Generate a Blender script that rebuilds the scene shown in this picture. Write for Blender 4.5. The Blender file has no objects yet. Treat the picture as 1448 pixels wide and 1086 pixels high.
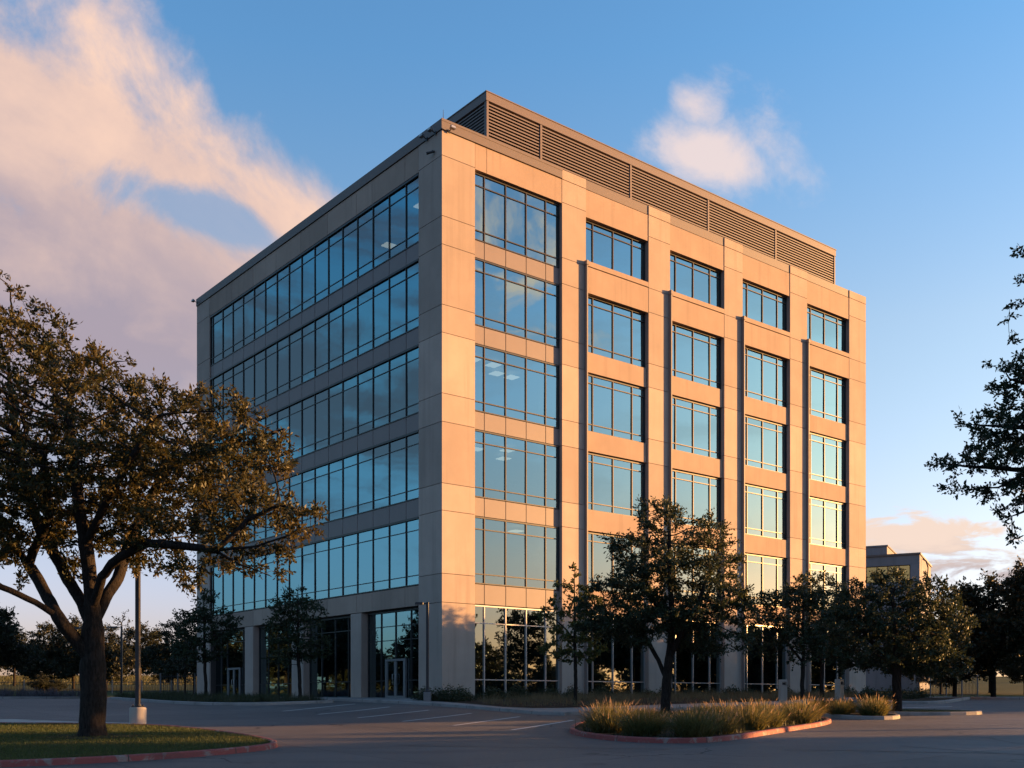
import bpy, bmesh, math, random
import numpy as np
from mathutils import Vector, Matrix

sc = bpy.context.scene
COL = sc.collection
R = math.radians
FPX, CXP, VH = 1501.0, 724.0, 990.0          # focal length in photo pixels, centre column, horizon row

# ------------------------------------------------------------------ terrain
PROF = [(-80, -1.55), (0, -1.55), (12, -1.42), (20, -1.24), (26, -1.0), (32, -.81), (38, -.59), (42, -.42), (46, -.21), (49.3, -.06), (53, .02), (60, .07), (72, .10), (85, .2), (100, .55), (115, 1.1), (130, 1.9), (150, 2.9), (180, 4.0), (260, 5.0), (420, 5.6), (900, 6.0)]
PY = np.array([p[0] for p in PROF], float); PZ = np.array([p[1] for p in PROF], float)


def prof(y):
    return float(np.interp(y, PY, PZ))


def at(u, v):
    """ground point seen at photo pixel (u, v)"""
    lo, hi = 8.0, 175.0
    for _ in range(50):
        m = .5 * (lo + hi)
        if VH - prof(m) * FPX / m > v: lo = m
        else: hi = m
    y = .5 * (lo + hi)
    return Vector(((u - CXP) / FPX * y, y, prof(y)))


def at_y(u, y, dz=0.0):
    return Vector(((u - CXP) / FPX * y, y, prof(y) + dz))


# ------------------------------------------------------------------ object helpers
def tag(o, label=None, cat=None, group=None, kind=None):
    if label: o['label'] = label
    if cat: o['category'] = cat
    if group: o['group'] = group
    if kind: o['kind'] = kind
    return o


def empty(name, loc=(0, 0, 0), rz=0.0, parent=None):
    o = bpy.data.objects.new(name, None); COL.objects.link(o)
    o.location = loc; o.rotation_euler = (0, 0, rz)
    o.empty_display_size = .2
    if parent: o.parent = parent
    return o


def link_mesh(name, me, parent=None, loc=None, rz=None):
    o = bpy.data.objects.new(name, me); COL.objects.link(o)
    if parent: o.parent = parent
    if loc is not None: o.location = loc
    if rz is not None: o.rotation_euler = (0, 0, rz)
    return o


def copy_tree(o, parent=None):
    c = o.copy(); COL.objects.link(c)
    if parent: c.parent = parent
    for ch in list(o.children): copy_tree(ch, c)
    return c


class MB:
    """collects boxes, tubes and faces for ONE mesh object"""
    def __init__(s): s.v = []; s.f = []; s.sm = []

    def add(s, vs, fs, smooth=False):
        n = len(s.v); s.v += [tuple(p) for p in vs]
        for f in fs: s.f.append([i + n for i in f]); s.sm.append(smooth)

    def box(s, x0, x1, y0, y1, z0, z1):
        v = [(x0, y0, z0), (x1, y0, z0), (x1, y1, z0), (x0, y1, z0), (x0, y0, z1), (x1, y0, z1), (x1, y1, z1), (x0, y1, z1)]
        s.add(v, [(3, 2, 1, 0), (4, 5, 6, 7), (0, 1, 5, 4), (1, 2, 6, 5), (2, 3, 7, 6), (3, 0, 4, 7)])

    def cbox(s, x0, x1, y0, y1, z0, z1, b):
        """box with chamfered vertical edges and top edge"""
        o = [(x0 + b, y0), (x1 - b, y0), (x1, y0 + b), (x1, y1 - b), (x1 - b, y1), (x0 + b, y1), (x0, y1 - b), (x0, y0 + b)]
        cx, cy = (x0 + x1) / 2, (y0 + y1) / 2
        i = [(p[0] + (cx - p[0]) * 2 * b / (x1 - x0), p[1] + (cy - p[1]) * 2 * b / (y1 - y0)) for p in o]
        v = [(p[0], p[1], z0) for p in o] + [(p[0], p[1], z1 - b) for p in o] + [(p[0], p[1], z1) for p in i]
        f = [[(k + 1) % 8 + 8 * r, (k + 1) % 8 + 8 * r + 8, k + 8 * r + 8, k + 8 * r][::-1] for r in (0, 1) for k in range(8)]
        s.add(v, f + [list(range(16, 24)), list(range(7, -1, -1))])

    def tube(s, pts, rad, n=8, cap=True, smooth=True):
        pts = [Vector(p) for p in pts]; m = len(pts)
        if not hasattr(rad, '__len__'): rad = [rad] * m
        rings = []; up = None
        for i, p in enumerate(pts):
            d = (pts[min(i + 1, m - 1)] - pts[max(i - 1, 0)])
            if d.length < 1e-9: d = Vector((0, 0, 1))
            d.normalize()
            if up is None:
                up = d.orthogonal().normalized()
            a = (up - d * up.dot(d))
            a = a.normalized() if a.length > 1e-6 else d.orthogonal().normalized()
            up = a; b = d.cross(a)
            rings.append([p + (a * math.cos(2 * math.pi * k / n) + b * math.sin(2 * math.pi * k / n)) * rad[i] for k in range(n)])
        vs = [q for r in rings for q in r]
        fs = [(i * n + k, i * n + (k + 1) % n, (i + 1) * n + (k + 1) % n, (i + 1) * n + k) for i in range(m - 1) for k in range(n)]
        s.add(vs, fs, smooth)
        if cap: s.add(rings[0], [list(range(n - 1, -1, -1))]); s.add(rings[-1], [list(range(n))])

    def lathe(s, prof_, n=24, c=(0, 0, 0), smooth=True):
        vs = [(c[0] + r * math.cos(2 * math.pi * k / n), c[1] + r * math.sin(2 * math.pi * k / n), c[2] + z) for r, z in prof_ for k in range(n)]
        m = len(prof_)
        fs = [(i * n + k, i * n + (k + 1) % n, (i + 1) * n + (k + 1) % n, (i + 1) * n + k) for i in range(m - 1) for k in range(n)]
        s.add(vs, fs, smooth)
        s.add(vs[:n], [list(range(n - 1, -1, -1))]); s.add(vs[-n:], [list(range(n))])

    def build(s, name, mat, parent=None, loc=None, rz=None):
        me = bpy.data.meshes.new(name); me.from_pydata(s.v, [], s.f)
        me.polygons.foreach_set('use_smooth', s.sm); me.materials.append(mat); me.update()
        return link_mesh(name, me, parent, loc, rz)


# ------------------------------------------------------------------ materials
def new_mat(name):
    m = bpy.data.materials.new(name); m.use_nodes = True
    nt = m.node_tree; nt.nodes.clear()
    return m, nt


class NT:
    def __init__(s, nt): s.nt = nt

    def n(s, typ, **kw):
        o = s.nt.nodes.new(typ)
        for k, v in kw.items(): setattr(o, k, v)
        return o

    def set(s, sock, v):
        if isinstance(v, bpy.types.NodeSocket): s.nt.links.new(v, sock)
        else: sock.default_value = v

    def m(s, op, a, b=None, c=None, clamp=False):
        o = s.n('ShaderNodeMath', operation=op, use_clamp=clamp)
        for i, x in enumerate((a, b, c)):
            if x is not None: s.set(o.inputs[i], x)
        return o.outputs[0]

    def sstep(s, x, e0, e1):
        o = s.n('ShaderNodeMapRange', interpolation_type='SMOOTHSTEP')
        s.set(o.inputs[0], x); o.inputs[1].default_value = e0; o.inputs[2].default_value = e1
        return o.outputs[0]

    def mix(s, f, a, b, mode='MIX'):
        o = s.n('ShaderNodeMix', data_type='RGBA', blend_type=mode)
        s.set(o.inputs[0], f)
        for i, x in ((6, a), (7, b)):
            if isinstance(x, tuple) and len(x) == 3: x = (*x, 1)
            s.set(o.inputs[i], x)
        return o.outputs[2]

    def noise(s, vec, scale, detail=4, rough=.55, dist=0.0):
        o = s.n('ShaderNodeTexNoise')
        if vec is not None: s.nt.links.new(vec, o.inputs['Vector'])
        o.inputs['Scale'].default_value = scale; o.inputs['Detail'].default_value = detail
        o.inputs['Roughness'].default_value = rough; o.inputs['Distortion'].default_value = dist
        return o.outputs[0]

    def map(s, vec, scale=(1, 1, 1), rot=(0, 0, 0), loc=(0, 0, 0)):
        o = s.n('ShaderNodeMapping'); s.nt.links.new(vec, o.inputs[0])
        o.inputs['Scale'].default_value = scale; o.inputs['Rotation'].default_value = rot; o.inputs['Location'].default_value = loc
        return o.outputs[0]

    def coord(s, which='Object'):
        return s.n('ShaderNodeTexCoord').outputs[which]

    def pbsdf(s, color, rough=.8, spec=.3, metal=0.0, bump=None, bump_d=.01, bump_s=1.0, sub=None):
        p = s.n('ShaderNodeBsdfPrincipled')
        if isinstance(color, tuple) and len(color) == 3: color = (*color, 1)
        s.set(p.inputs['Base Color'], color); s.set(p.inputs['Roughness'], rough)
        p.inputs['Specular IOR Level'].default_value = spec; s.set(p.inputs['Metallic'], metal)
        if bump is not None:
            b = s.n('ShaderNodeBump'); b.inputs['Distance'].default_value = bump_d; b.inputs['Strength'].default_value = bump_s
            s.nt.links.new(bump, b.inputs['Height']); s.nt.links.new(b.outputs[0], p.inputs['Normal'])
        return p.outputs[0]

    def out(s, sh):
        o = s.n('ShaderNodeOutputMaterial'); s.nt.links.new(sh, o.inputs[0])


def simple_mat(name, color, rough=.6, spec=.3, metal=0.0, vary=.15, scale=3.0, bump=.0):
    m, nt = new_mat(name); t = NT(nt); c = t.coord()
    n = t.noise(c, scale, 5)
    d = tuple(x * (1 - vary) for x in color); l = tuple(min(1, x * (1 + vary)) for x in color)
    colr = t.mix(n, d, l)
    t.out(t.pbsdf(colr, rough, spec, metal, t.noise(c, scale * 14, 3) if bump else None, bump))
    return m


def concrete_mat(name, base, streak=True):
    m, nt = new_mat(name); t = NT(nt); c = t.coord()
    g = t.n('ShaderNodeNewGeometry')
    isl = g.outputs['Random Per Island']
    big = t.noise(c, .55, 5, .6); fine = t.noise(c, 9, 4, .7)
    st = t.noise(t.map(c, (2.2, 2.2, .12)), 1.0, 4, .6)
    col = t.mix(t.sstep(big, .3, .75), tuple(x * .90 for x in base), tuple(x * 1.07 for x in base))
    col = t.mix(t.m('MULTIPLY', t.sstep(st, .48, .74), .6), col, tuple(x * .72 for x in base))
    col = t.mix(t.m('MULTIPLY', fine, .25), col, tuple(x * .82 for x in base))
    hs = t.n('ShaderNodeHueSaturation'); nt.links.new(col, hs.inputs['Color'])
    nt.links.new(t.m('MULTIPLY_ADD', isl, .28, .86), hs.inputs['Value'])
    t.out(t.pbsdf(hs.outputs[0], .85, .25, 0, t.noise(c, 60, 3), .004))
    return m


def glass_mat(name, tint, refl, trans):
    m, nt = new_mat(name); t = NT(nt); c = t.coord()
    gl = t.n('ShaderNodeBsdfGlossy'); gl.inputs['Color'].default_value = (*tint, 1); gl.inputs['Roughness'].default_value = .012
    b = t.n('ShaderNodeBump'); b.inputs['Strength'].default_value = .4; b.inputs['Distance'].default_value = .006
    nt.links.new(t.noise(c, .7, 2, .5), b.inputs['Height']); nt.links.new(b.outputs[0], gl.inputs['Normal'])
    tr = t.n('ShaderNodeBsdfTransparent'); tr.inputs[0].default_value = (*trans, 1)
    lw = t.n('ShaderNodeFresnel'); lw.inputs[0].default_value = 1.5
    f = t.m('MULTIPLY_ADD', lw.outputs[0], .8, refl, clamp=True)
    mx = t.n('ShaderNodeMixShader'); nt.links.new(f, mx.inputs[0]); nt.links.new(tr.outputs[0], mx.inputs[1]); nt.links.new(gl.outputs[0], mx.inputs[2])
    t.out(mx.outputs[0])
    return m


def leaf_mat(name, a, b, c_, transl=.35, alt=None):
    m, nt = new_mat(name); t = NT(nt); g = t.n('ShaderNodeNewGeometry')
    isl = g.outputs['Random Per Island']
    cl = t.noise(t.coord(), .9, 3)
    col = t.mix(isl, a, b)
    col = t.mix(t.m('MULTIPLY', t.sstep(cl, .45, .7), .6), col, c_)
    if alt:                                                             # whole clumps differ from one another
        oi = t.n('ShaderNodeObjectInfo'); col = t.mix(t.m('MULTIPLY', oi.outputs['Random'], .85), col, alt)
    p = t.pbsdf(col, .55, .35)
    tr = t.n('ShaderNodeBsdfTranslucent'); nt.links.new(t.mix(.5, col, tuple(x * 1.5 for x in c_)), tr.inputs[0])
    mx = t.n('ShaderNodeMixShader'); mx.inputs[0].default_value = transl
    nt.links.new(p, mx.inputs[1]); nt.links.new(tr.outputs[0], mx.inputs[2]); t.out(mx.outputs[0])
    return m


def bark_mat(name, a, b):
    m, nt = new_mat(name); t = NT(nt); c = t.coord()
    mp = t.map(c, (1, 1, .22))
    n1 = t.noise(mp, 22, 5, .7, .6); n2 = t.noise(c, 3, 3)
    col = t.mix(t.sstep(n1, .35, .65), a, b); col = t.mix(t.m('MULTIPLY', n2, .5), col, tuple(x * .6 for x in a))
    t.out(t.pbsdf(col, .9, .15, 0, n1, .05, 1.0))
    return m


M = {}
M['concrete'] = concrete_mat('precast_concrete', (.40, .315, .255))
M['concrete2'] = concrete_mat('precast_spandrel', (.35, .26, .20))
M['joint'] = simple_mat('joint_backing', (.06, .05, .045), .9)
M['coping'] = simple_mat('coping_metal', (.135, .105, .09), .55, .4, 0, .08)
M['louver'] = simple_mat('louver_metal', (.15, .115, .098), .5, .4, 0, .08)
M['screenback'] = simple_mat('plenum_dark', (.03, .025, .022), .9)
M['frame'] = simple_mat('window_frame_metal', (.036, .032, .031), .42, .45, .2, .1)
M['rail'] = simple_mat('silver_rail_metal', (.42, .40, .38), .35, .5, .5, .1)
M['spandrel'] = simple_mat('spandrel_metal', (.205, .165, .15), .5, .3, .0, .08, 1.2)
M['fin'] = simple_mat('fin_metal', (.20, .165, .145), .6, .4, .0, .1)
M['glass'] = glass_mat('coated_glass', (.38, .55, .61), .50, (.26, .32, .33))
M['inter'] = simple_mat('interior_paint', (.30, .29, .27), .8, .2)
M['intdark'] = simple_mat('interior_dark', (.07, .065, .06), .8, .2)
M['roofing'] = simple_mat('roof_membrane', (.30, .29, .28), .9)
M['blackmetal'] = simple_mat('black_painted_metal', (.022, .02, .02), .42, .45, .0, .2)
M['greymetal'] = simple_mat('grey_metal', (.16, .155, .15), .45, .5, .3, .2)
M['polebase'] = concrete_mat('pole_base_concrete', (.42, .37, .31))
M['dist'] = concrete_mat('far_grey_cladding', (.23, .22, .225))
M['white'] = simple_mat('road_paint', (.52, .49, .46), .7, .2, 0, .45, 9)
M['bark'] = bark_mat('oak_bark', (.013, .010, .008), (.043, .034, .028))
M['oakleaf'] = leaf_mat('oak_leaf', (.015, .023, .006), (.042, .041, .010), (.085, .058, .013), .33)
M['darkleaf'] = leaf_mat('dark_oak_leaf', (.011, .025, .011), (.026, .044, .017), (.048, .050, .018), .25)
M['yleaf'] = leaf_mat('young_tree_leaf', (.03, .05, .012), (.06, .085, .02), (.08, .08, .022), .35)
M['backleaf'] = leaf_mat('background_leaf', (.008, .014, .006), (.024, .029, .011), (.045, .040, .014), .2)
M['tuft'] = leaf_mat('tuft_blade', (.035, .05, .012), (.095, .10, .028), (.17, .125, .045), .42, (.05, .075, .02))
M['plume'] = leaf_mat('tuft_plume', (.20, .14, .085), (.34, .23, .14), (.32, .21, .13), .5)
M['drygrass'] = leaf_mat('dry_grass_blade', (.09, .075, .035), (.20, .16, .085), (.14, .11, .05), .4)
M['fieldblade'] = leaf_mat('field_blade', (.05, .055, .014), (.085, .08, .02), (.07, .06, .02), .3)
M['lawnblade'] = leaf_mat('lawn_blade', (.035, .06, .012), (.06, .085, .018), (.08, .075, .02), .35)
M['shrubleaf'] = leaf_mat('shrub_leaf', (.018, .028, .010), (.04, .05, .018), (.055, .05, .02), .25)
M['lavender'] = leaf_mat('grey_bed_leaf', (.05, .05, .05), (.10, .09, .10), (.12, .10, .12), .3)


def asphalt():
    m, nt = new_mat('worn_pavement'); t = NT(nt); c = t.coord()
    big = t.noise(c, .09, 5, .6, .6); mid = t.noise(t.map(c, (.35, 1.0, 1)), .8, 5, .65, .4); fine = t.noise(c, 34, 3, .7)
    col = t.mix(t.sstep(big, .3, .7), (.064, .053, .047), (.130, .108, .095))
    col = t.mix(t.m('MULTIPLY', t.sstep(mid, .42, .70), .65), col, (.055, .047, .044))
    col = t.mix(t.m('MULTIPLY', fine, .45), col, (.125, .115, .11))
    vo = t.n('ShaderNodeTexVoronoi', feature='DISTANCE_TO_EDGE'); vo.inputs['Scale'].default_value = .16
    wob = t.n('ShaderNodeVectorMath', operation='ADD'); nt.links.new(c, wob.inputs[0])
    ns = t.n('ShaderNodeTexNoise'); nt.links.new(c, ns.inputs[0]); ns.inputs['Scale'].default_value = .7; ns.inputs['Detail'].default_value = 4
    sv = t.n('ShaderNodeVectorMath', operation='SCALE'); nt.links.new(ns.outputs[1], sv.inputs[0]); sv.inputs['Scale'].default_value = 1.4
    nt.links.new(sv.outputs[0], wob.inputs[1]); nt.links.new(wob.outputs[0], vo.inputs['Vector'])
    crack = t.m('MULTIPLY', t.m('LESS_THAN', vo.outputs[0], .0042), t.sstep(t.noise(c, .12, 2), .45, .6))
    col = t.mix(t.m('MULTIPLY', crack, .85), col, (.016, .014, .014))
    oil = t.m('MULTIPLY', t.sstep(t.noise(c, .9, 3, .5), .66, .74), t.sstep(t.noise(c, .13, 2), .5, .6))
    col = t.mix(t.m('MULTIPLY', oil, .6), col, (.026, .023, .022))
    sp = t.n('ShaderNodeSeparateXYZ'); nt.links.new(t.map(c, (1, 1, 1), (0, 0, R(51))), sp.inputs[0])
    def saw(x, per):
        return t.m('LESS_THAN', t.m('ABSOLUTE', t.m('SUBTRACT', t.m('FRACT', t.m('DIVIDE', x, per)), .5)), .022 / per)
    jn = t.m('MAXIMUM', saw(sp.outputs[0], 4.6), saw(sp.outputs[1], 4.6))
    slab = t.n('ShaderNodeTexWhiteNoise'); fl = t.n('ShaderNodeVectorMath', operation='FLOOR'); dv = t.n('ShaderNodeVectorMath', operation='MULTIPLY_ADD')
    nt.links.new(t.map(c, (1, 1, 0), (0, 0, R(51))), dv.inputs[0]); dv.inputs[1].default_value = (1 / 4.6, 1 / 4.6, 0); dv.inputs[2].default_value = (.5, .5, 0)
    nt.links.new(dv.outputs[0], fl.inputs[0]); nt.links.new(fl.outputs[0], slab.inputs[0])
    hs = t.n('ShaderNodeHueSaturation'); nt.links.new(col, hs.inputs['Color']); nt.links.new(t.m('MULTIPLY_ADD', slab.outputs[0], .22, .89), hs.inputs['Value'])
    col = t.mix(t.m('MULTIPLY', jn, .6), hs.outputs[0], (.025, .022, .021))
    t.out(t.pbsdf(col, .68, .38, 0, fine, .02))
    return m


def ground_mat():
    m, nt = new_mat('field_ground'); t = NT(nt); c = t.coord()
    n = t.noise(c, .06, 6, .6); f = t.noise(c, 3, 4, .7)
    col = t.mix(t.sstep(n, .35, .65), (.040, .050, .012), (.075, .07, .02))
    col = t.mix(t.m('MULTIPLY', f, .5), col, (.035, .045, .012))
    t.out(t.pbsdf(col, .95, .1, 0, f, .05))
    return m


def soil_mat(name, a, b):
    m, nt = new_mat(name); t = NT(nt); c = t.coord()
    n = t.noise(c, 2.2, 6, .65); f = t.noise(c, 30, 4, .7)
    col = t.mix(t.sstep(n, .35, .65), a, b); col = t.mix(t.m('MULTIPLY', f, .5), col, tuple(x * .5 for x in a))
    t.out(t.pbsdf(col, .95, .1, 0, f, .03))
    return m


def kerb_mat(name, paint, conc, amount):
    m, nt = new_mat(name); t = NT(nt); c = t.coord()
    wear = t.noise(c, 3.5, 6, .7, .5); f = t.noise(c, 26, 4, .7)
    cc = t.mix(f, tuple(x * .75 for x in conc), tuple(x * 1.1 for x in conc))
    pp = t.mix(f, tuple(x * .7 for x in paint), tuple(x * 1.15 for x in paint))
    col = t.mix(t.m('MULTIPLY', t.sstep(wear, .64, .50), amount), cc, pp)
    dirt = t.noise(c, 1.1, 4)
    col = t.mix(t.m('MULTIPLY', t.sstep(dirt, .5, .75), .45), col, (.05, .04, .035))
    t.out(t.pbsdf(col, .75, .3, 0, f, .006))
    return m


M['asphalt'] = asphalt(); M['ground'] = ground_mat()
M['soil'] = soil_mat('mulch_soil', (.035, .024, .016), (.07, .052, .035))
M['lawnsoil'] = soil_mat('lawn_soil', (.030, .042, .010), (.065, .062, .018))
M['redkerb'] = kerb_mat('red_painted_kerb', (.27, .055, .048), (.25, .20, .175), .92)
M['greykerb'] = kerb_mat('plain_kerb', (.26, .23, .21), (.30, .27, .24), .6)
M['walk'] = kerb_mat('sidewalk_concrete', (.24, .22, .20), (.28, .25, .225), .6)
M['bedpale'] = kerb_mat('pale_pavement', (.40, .33, .28), (.42, .36, .31), .6)

# ------------------------------------------------------------------ camera
cam = bpy.data.cameras.new('camera'); co = bpy.data.objects.new('camera', cam); COL.objects.link(co)
co.location = (0, 0, 0); co.rotation_euler = (R(90), 0, 0)
cam.sensor_width = 36; cam.sensor_fit = 'HORIZONTAL'; cam.lens = 36 * FPX / 1448; cam.shift_y = (VH - 543) / 1448
cam.clip_end = 3000; cam.clip_start = .1
sc.camera = co

# ------------------------------------------------------------------ light and sky
SUN_AZ = 13.0      # degrees from +X towards +Y
SUN_EL = 6.0
sd = Vector((math.cos(R(SUN_AZ)) * math.cos(R(SUN_EL)), math.sin(R(SUN_AZ)) * math.cos(R(SUN_EL)), math.sin(R(SUN_EL))))
sl = bpy.data.lights.new('sun', 'SUN'); so = bpy.data.objects.new('sun', sl); COL.objects.link(so)
so.rotation_euler = sd.to_track_quat('Z', 'Y').to_euler(); so.location = sd * 100
sl.energy = 4.7; sl.angle = R(.5); sl.color = (1.0, .50, .165)

w = bpy.data.worlds.new('World'); sc.world = w; w.use_nodes = True
nt = w.node_tree; nt.nodes.clear(); t = NT(nt)
sky = t.n('ShaderNodeTexSky', sky_type='NISHITA'); sky.sun_disc = False
sky.sun_elevation = R(SUN_EL); sky.sun_rotation = R(90 - SUN_AZ); sky.altitude = 100; sky.air_density = 1.0; sky.dust_density = 1.0; sky.ozone_density = 1.6
d = t.coord('Generated')
sx = t.n('ShaderNodeSeparateXYZ'); nt.links.new(d, sx.inputs[0]); X, Y, Z = sx.outputs
yy = t.m('MAXIMUM', Y, .05)
A = t.m('DIVIDE', X, yy); B = t.m('DIVIDE', Z, yy)
front = t.sstep(Y, .08, .35)


def gauss(u, v, su, sv, ang=0.0):
    """soft spot of the cloud field round the sky direction of photo pixel (u, v)"""
    a0, b0 = (u - CXP) / FPX, (VH - v) / FPX; ca, sa = math.cos(ang), math.sin(ang)
    da = t.m('SUBTRACT', A, a0); db = t.m('SUBTRACT', B, b0)
    p = t.m('ADD', t.m('MULTIPLY', da, ca * FPX / su), t.m('MULTIPLY', db, sa * FPX / su))
    q = t.m('ADD', t.m('MULTIPLY', da, -sa * FPX / sv), t.m('MULTIPLY', db, ca * FPX / sv))
    r2 = t.m('ADD', t.m('MULTIPLY', p, p), t.m('MULTIPLY', q, q))
    return t.m('EXPONENT', t.m('MULTIPLY', r2, -1.0))


rotd = t.map(d, (1, 1, 1.0), (0, R(-33), 0))
strd = t.map(rotd, (1.1, 1.3, 1.45))
nA = t.noise(strd, 3.2, 9, .56, .35)          # large billows
nB = t.noise(strd, 7.0, 11, .62, .35)            # wisps
nC = t.noise(t.map(d, (1, 1, 3.2), (0, 0, 0), (3.1, 1.7, .4)), 11.0, 10, .6, .5)
# big bank on the left, its edge falling to the right
sg = t.m('ADD', t.m('MULTIPLY', t.m('ADD', A, .482), .528), t.m('MULTIPLY', t.m('SUBTRACT', B, .668), .85))
sgn = t.m('ADD', t.m('ADD', sg, t.m('MULTIPLY', t.m('SUBTRACT', nA, .5), .22)), t.m('MULTIPLY', t.m('SUBTRACT', nB, .5), .16))
bank = t.sstep(sgn, .018, -.05)
hole = t.m('MULTIPLY', t.sstep(t.m('ADD', t.m('ADD', gauss(235, 285, 130, 45, -.35), t.m('MULTIPLY', gauss(330, 315, 90, 30, -.45), .8)), t.m('MULTIPLY', t.m('SUBTRACT', nB, .5), 3.6)), .35, 1.25), .75)
bank = t.m('MULTIPLY', bank, t.m('SUBTRACT', 1.0, hole))
bank = t.m('MULTIPLY', bank, t.sstep(B, .10, .34))
bank = t.m('MULTIPLY', t.m('MULTIPLY', bank, front), t.sstep(A, .25, -.05))
bank = t.m('MULTIPLY', bank, t.sstep(A, -1.4, -.7))
nP = t.noise(t.map(rotd, (1.1, 1.3, 1.4), (0, 0, 0), (6.1, 2.9, 4.3)), 8.5, 11, .62, .3)
# small cloud right of the roof
g2 = t.m('ADD', t.m('MAXIMUM', gauss(1010, 220, 120, 58, -.42), t.m('MAXIMUM', t.m('MULTIPLY', gauss(985, 160, 62, 46, -.9), .75), t.m('MULTIPLY', gauss(1090, 215, 90, 60, -.5), .6))), t.m('MULTIPLY', t.m('SUBTRACT', nP, .50), 2.2))
g2 = t.m('MULTIPLY', g2, t.sstep(gauss(1020, 195, 190, 110, -.4), .12, .5))
puff = t.m('MULTIPLY', t.m('MULTIPLY', t.sstep(g2, .22, 1.05), front), .85)
# low band of cloud at the right horizon
g3 = t.m('ADD', t.m('ADD', gauss(1310, 755, 110, 26), t.m('MULTIPLY', gauss(1400, 805, 190, 34), 1.0)), t.m('MULTIPLY', t.m('SUBTRACT', nC, .52), 4.2))
g3 = t.m('MULTIPLY', g3, t.sstep(gauss(1370, 780, 250, 80), .1, .5))
low = t.m('MULTIPLY', t.m('MULTIPLY', t.sstep(g3, .30, .75), front), .92)
# broken cloud in the other directions (mirrored in the glass)
side = t.m('MULTIPLY', t.sstep(t.m('ABSOLUTE', A), .9, 1.8), t.sstep(Z, .03, .25))
anti = t.sstep(X, -.42, -.86)
q1 = t.noise(t.map(d, (1, 1, 4.2), (0, 0, 0), (5.3, .2, 1.9)), 3.4, 8, .57, .4)
brk = t.m('MULTIPLY', t.m('MULTIPLY', t.sstep(q1, .43, .58), side), t.m('MULTIPLY_ADD', anti, .55, .2))
# a cloud high over the sun side, seen mirrored in the top floors
xx = t.m('MAXIMUM', X, .05); S1 = t.m('DIVIDE', Y, xx); E1 = t.m('DIVIDE', Z, xx)
rr = t.m('ADD', t.m('POWER', t.m('DIVIDE', t.m('ABSOLUTE', t.m('ADD', S1, .215)), .065), 2.0), t.m('POWER', t.m('DIVIDE', t.m('ABSOLUTE', t.m('SUBTRACT', E1, .44)), .085), 2.0))
g4 = t.m('ADD', t.m('MULTIPLY', t.m('EXPONENT', t.m('MULTIPLY', rr, -.7)), .85), t.m('MULTIPLY', t.m('SUBTRACT', t.noise(t.map(d, (1, 1, 1.4)), 12.0, 9, .6, .5), .52), 4.0))
sunc = t.m('MULTIPLY', t.m('MULTIPLY', t.sstep(g4, .35, 1.1), t.sstep(rr, 5.0, 2.0)), t.sstep(X, .3, .7))
Zp = t.m('MAXIMUM', Z, 0.0)
skyc = sky.outputs[0]
rp = t.n('ShaderNodeValToRGB'); nt.links.new(Zp, rp.inputs[0])       # blue air: tint of the clear sky by elevation
for i, (ps, cc) in enumerate(((0.0, (.86, .80, 1.05)), (.14, (1.08, .97, 1.03)), (.32, (1.06, 1.03, 1.10)), (.52, (.66, 1.02, 1.32)), (.9, (.5, .95, 1.35)))):
    e = rp.color_ramp.elements[i] if i < 2 else rp.color_ramp.elements.new(ps)
    e.position = ps; e.color = (*cc, 1)
skyc = t.mix(1.0, skyc, rp.outputs[0], 'MULTIPLY')
skyc = t.mix(anti, skyc, t.mix(1.0, skyc, (.42, .73, .80, 1), 'MULTIPLY'))
hot = t.m('MULTIPLY', t.sstep(X, .55, .95), t.sstep(Z, .34, .04))
skyc = t.mix(hot, skyc, t.mix(1.0, skyc, (.62, .455, .43, 1), 'MULTIPLY'))
backm = t.m('MULTIPLY', t.sstep(Y, .15, -.35), t.sstep(Z, .45, .02))
backm = t.m('MULTIPLY', backm, t.sstep(X, .85, .5))
skyc = t.mix(backm, skyc, t.mix(1.0, skyc, (.62, .76, 1.12, 1), 'MULTIPLY'))
upr = t.m('MULTIPLY', t.sstep(X, .50, .85), t.sstep(Z, .06, .24))
skyc = t.mix(upr, skyc, t.mix(1.0, skyc, (.66, .93, 1.10, 1), 'MULTIPLY'))
hz = t.m('MULTIPLY', t.sstep(Z, .30, .02), t.sstep(X, .75, .1))
skyc = t.mix(hz, skyc, t.mix(1.0, skyc, (.96, .88, 1.22, 1), 'MULTIPLY'))
CK = 2.92
lit = (1.02 * CK, .70 * CK, .54 * CK); sha = (.42 * CK, .36 * CK, .43 * CK)
shade = t.sstep(t.m('ADD', nA, t.m('MULTIPLY', nB, .4)), .52, .86)
deep = t.sstep(sg, .02, -.30)
ccol = t.mix(t.m('MULTIPLY', t.m('ADD', t.m('MULTIPLY', shade, .55), t.m('MULTIPLY', deep, .72)), .95, clamp=True), lit, sha)
c = t.mix(bank, skyc, ccol)
c = t.mix(puff, c, (.95 * CK, .76 * CK, .70 * CK))
c = t.mix(low, c, t.mix(t.sstep(t.m('ADD', B, t.m('MULTIPLY', t.m('SUBTRACT', nC, .5), .12)), .10, .16), (.48 * CK, .40 * CK, .42 * CK), (.95 * CK, .72 * CK, .58 * CK)))
c = t.mix(brk, c, t.mix(anti, (.66 * CK, .53 * CK, .44 * CK), (.17 * CK, .145 * CK, .175 * CK)))
c = t.mix(sunc, c, (2.0 * CK, 1.38 * CK, 1.02 * CK))
bg = t.n('ShaderNodeBackground'); nt.links.new(c, bg.inputs[0]); bg.inputs[1].default_value = .092
wo = t.n('ShaderNodeOutputWorld'); nt.links.new(bg.outputs[0], wo.inputs[0])

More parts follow.
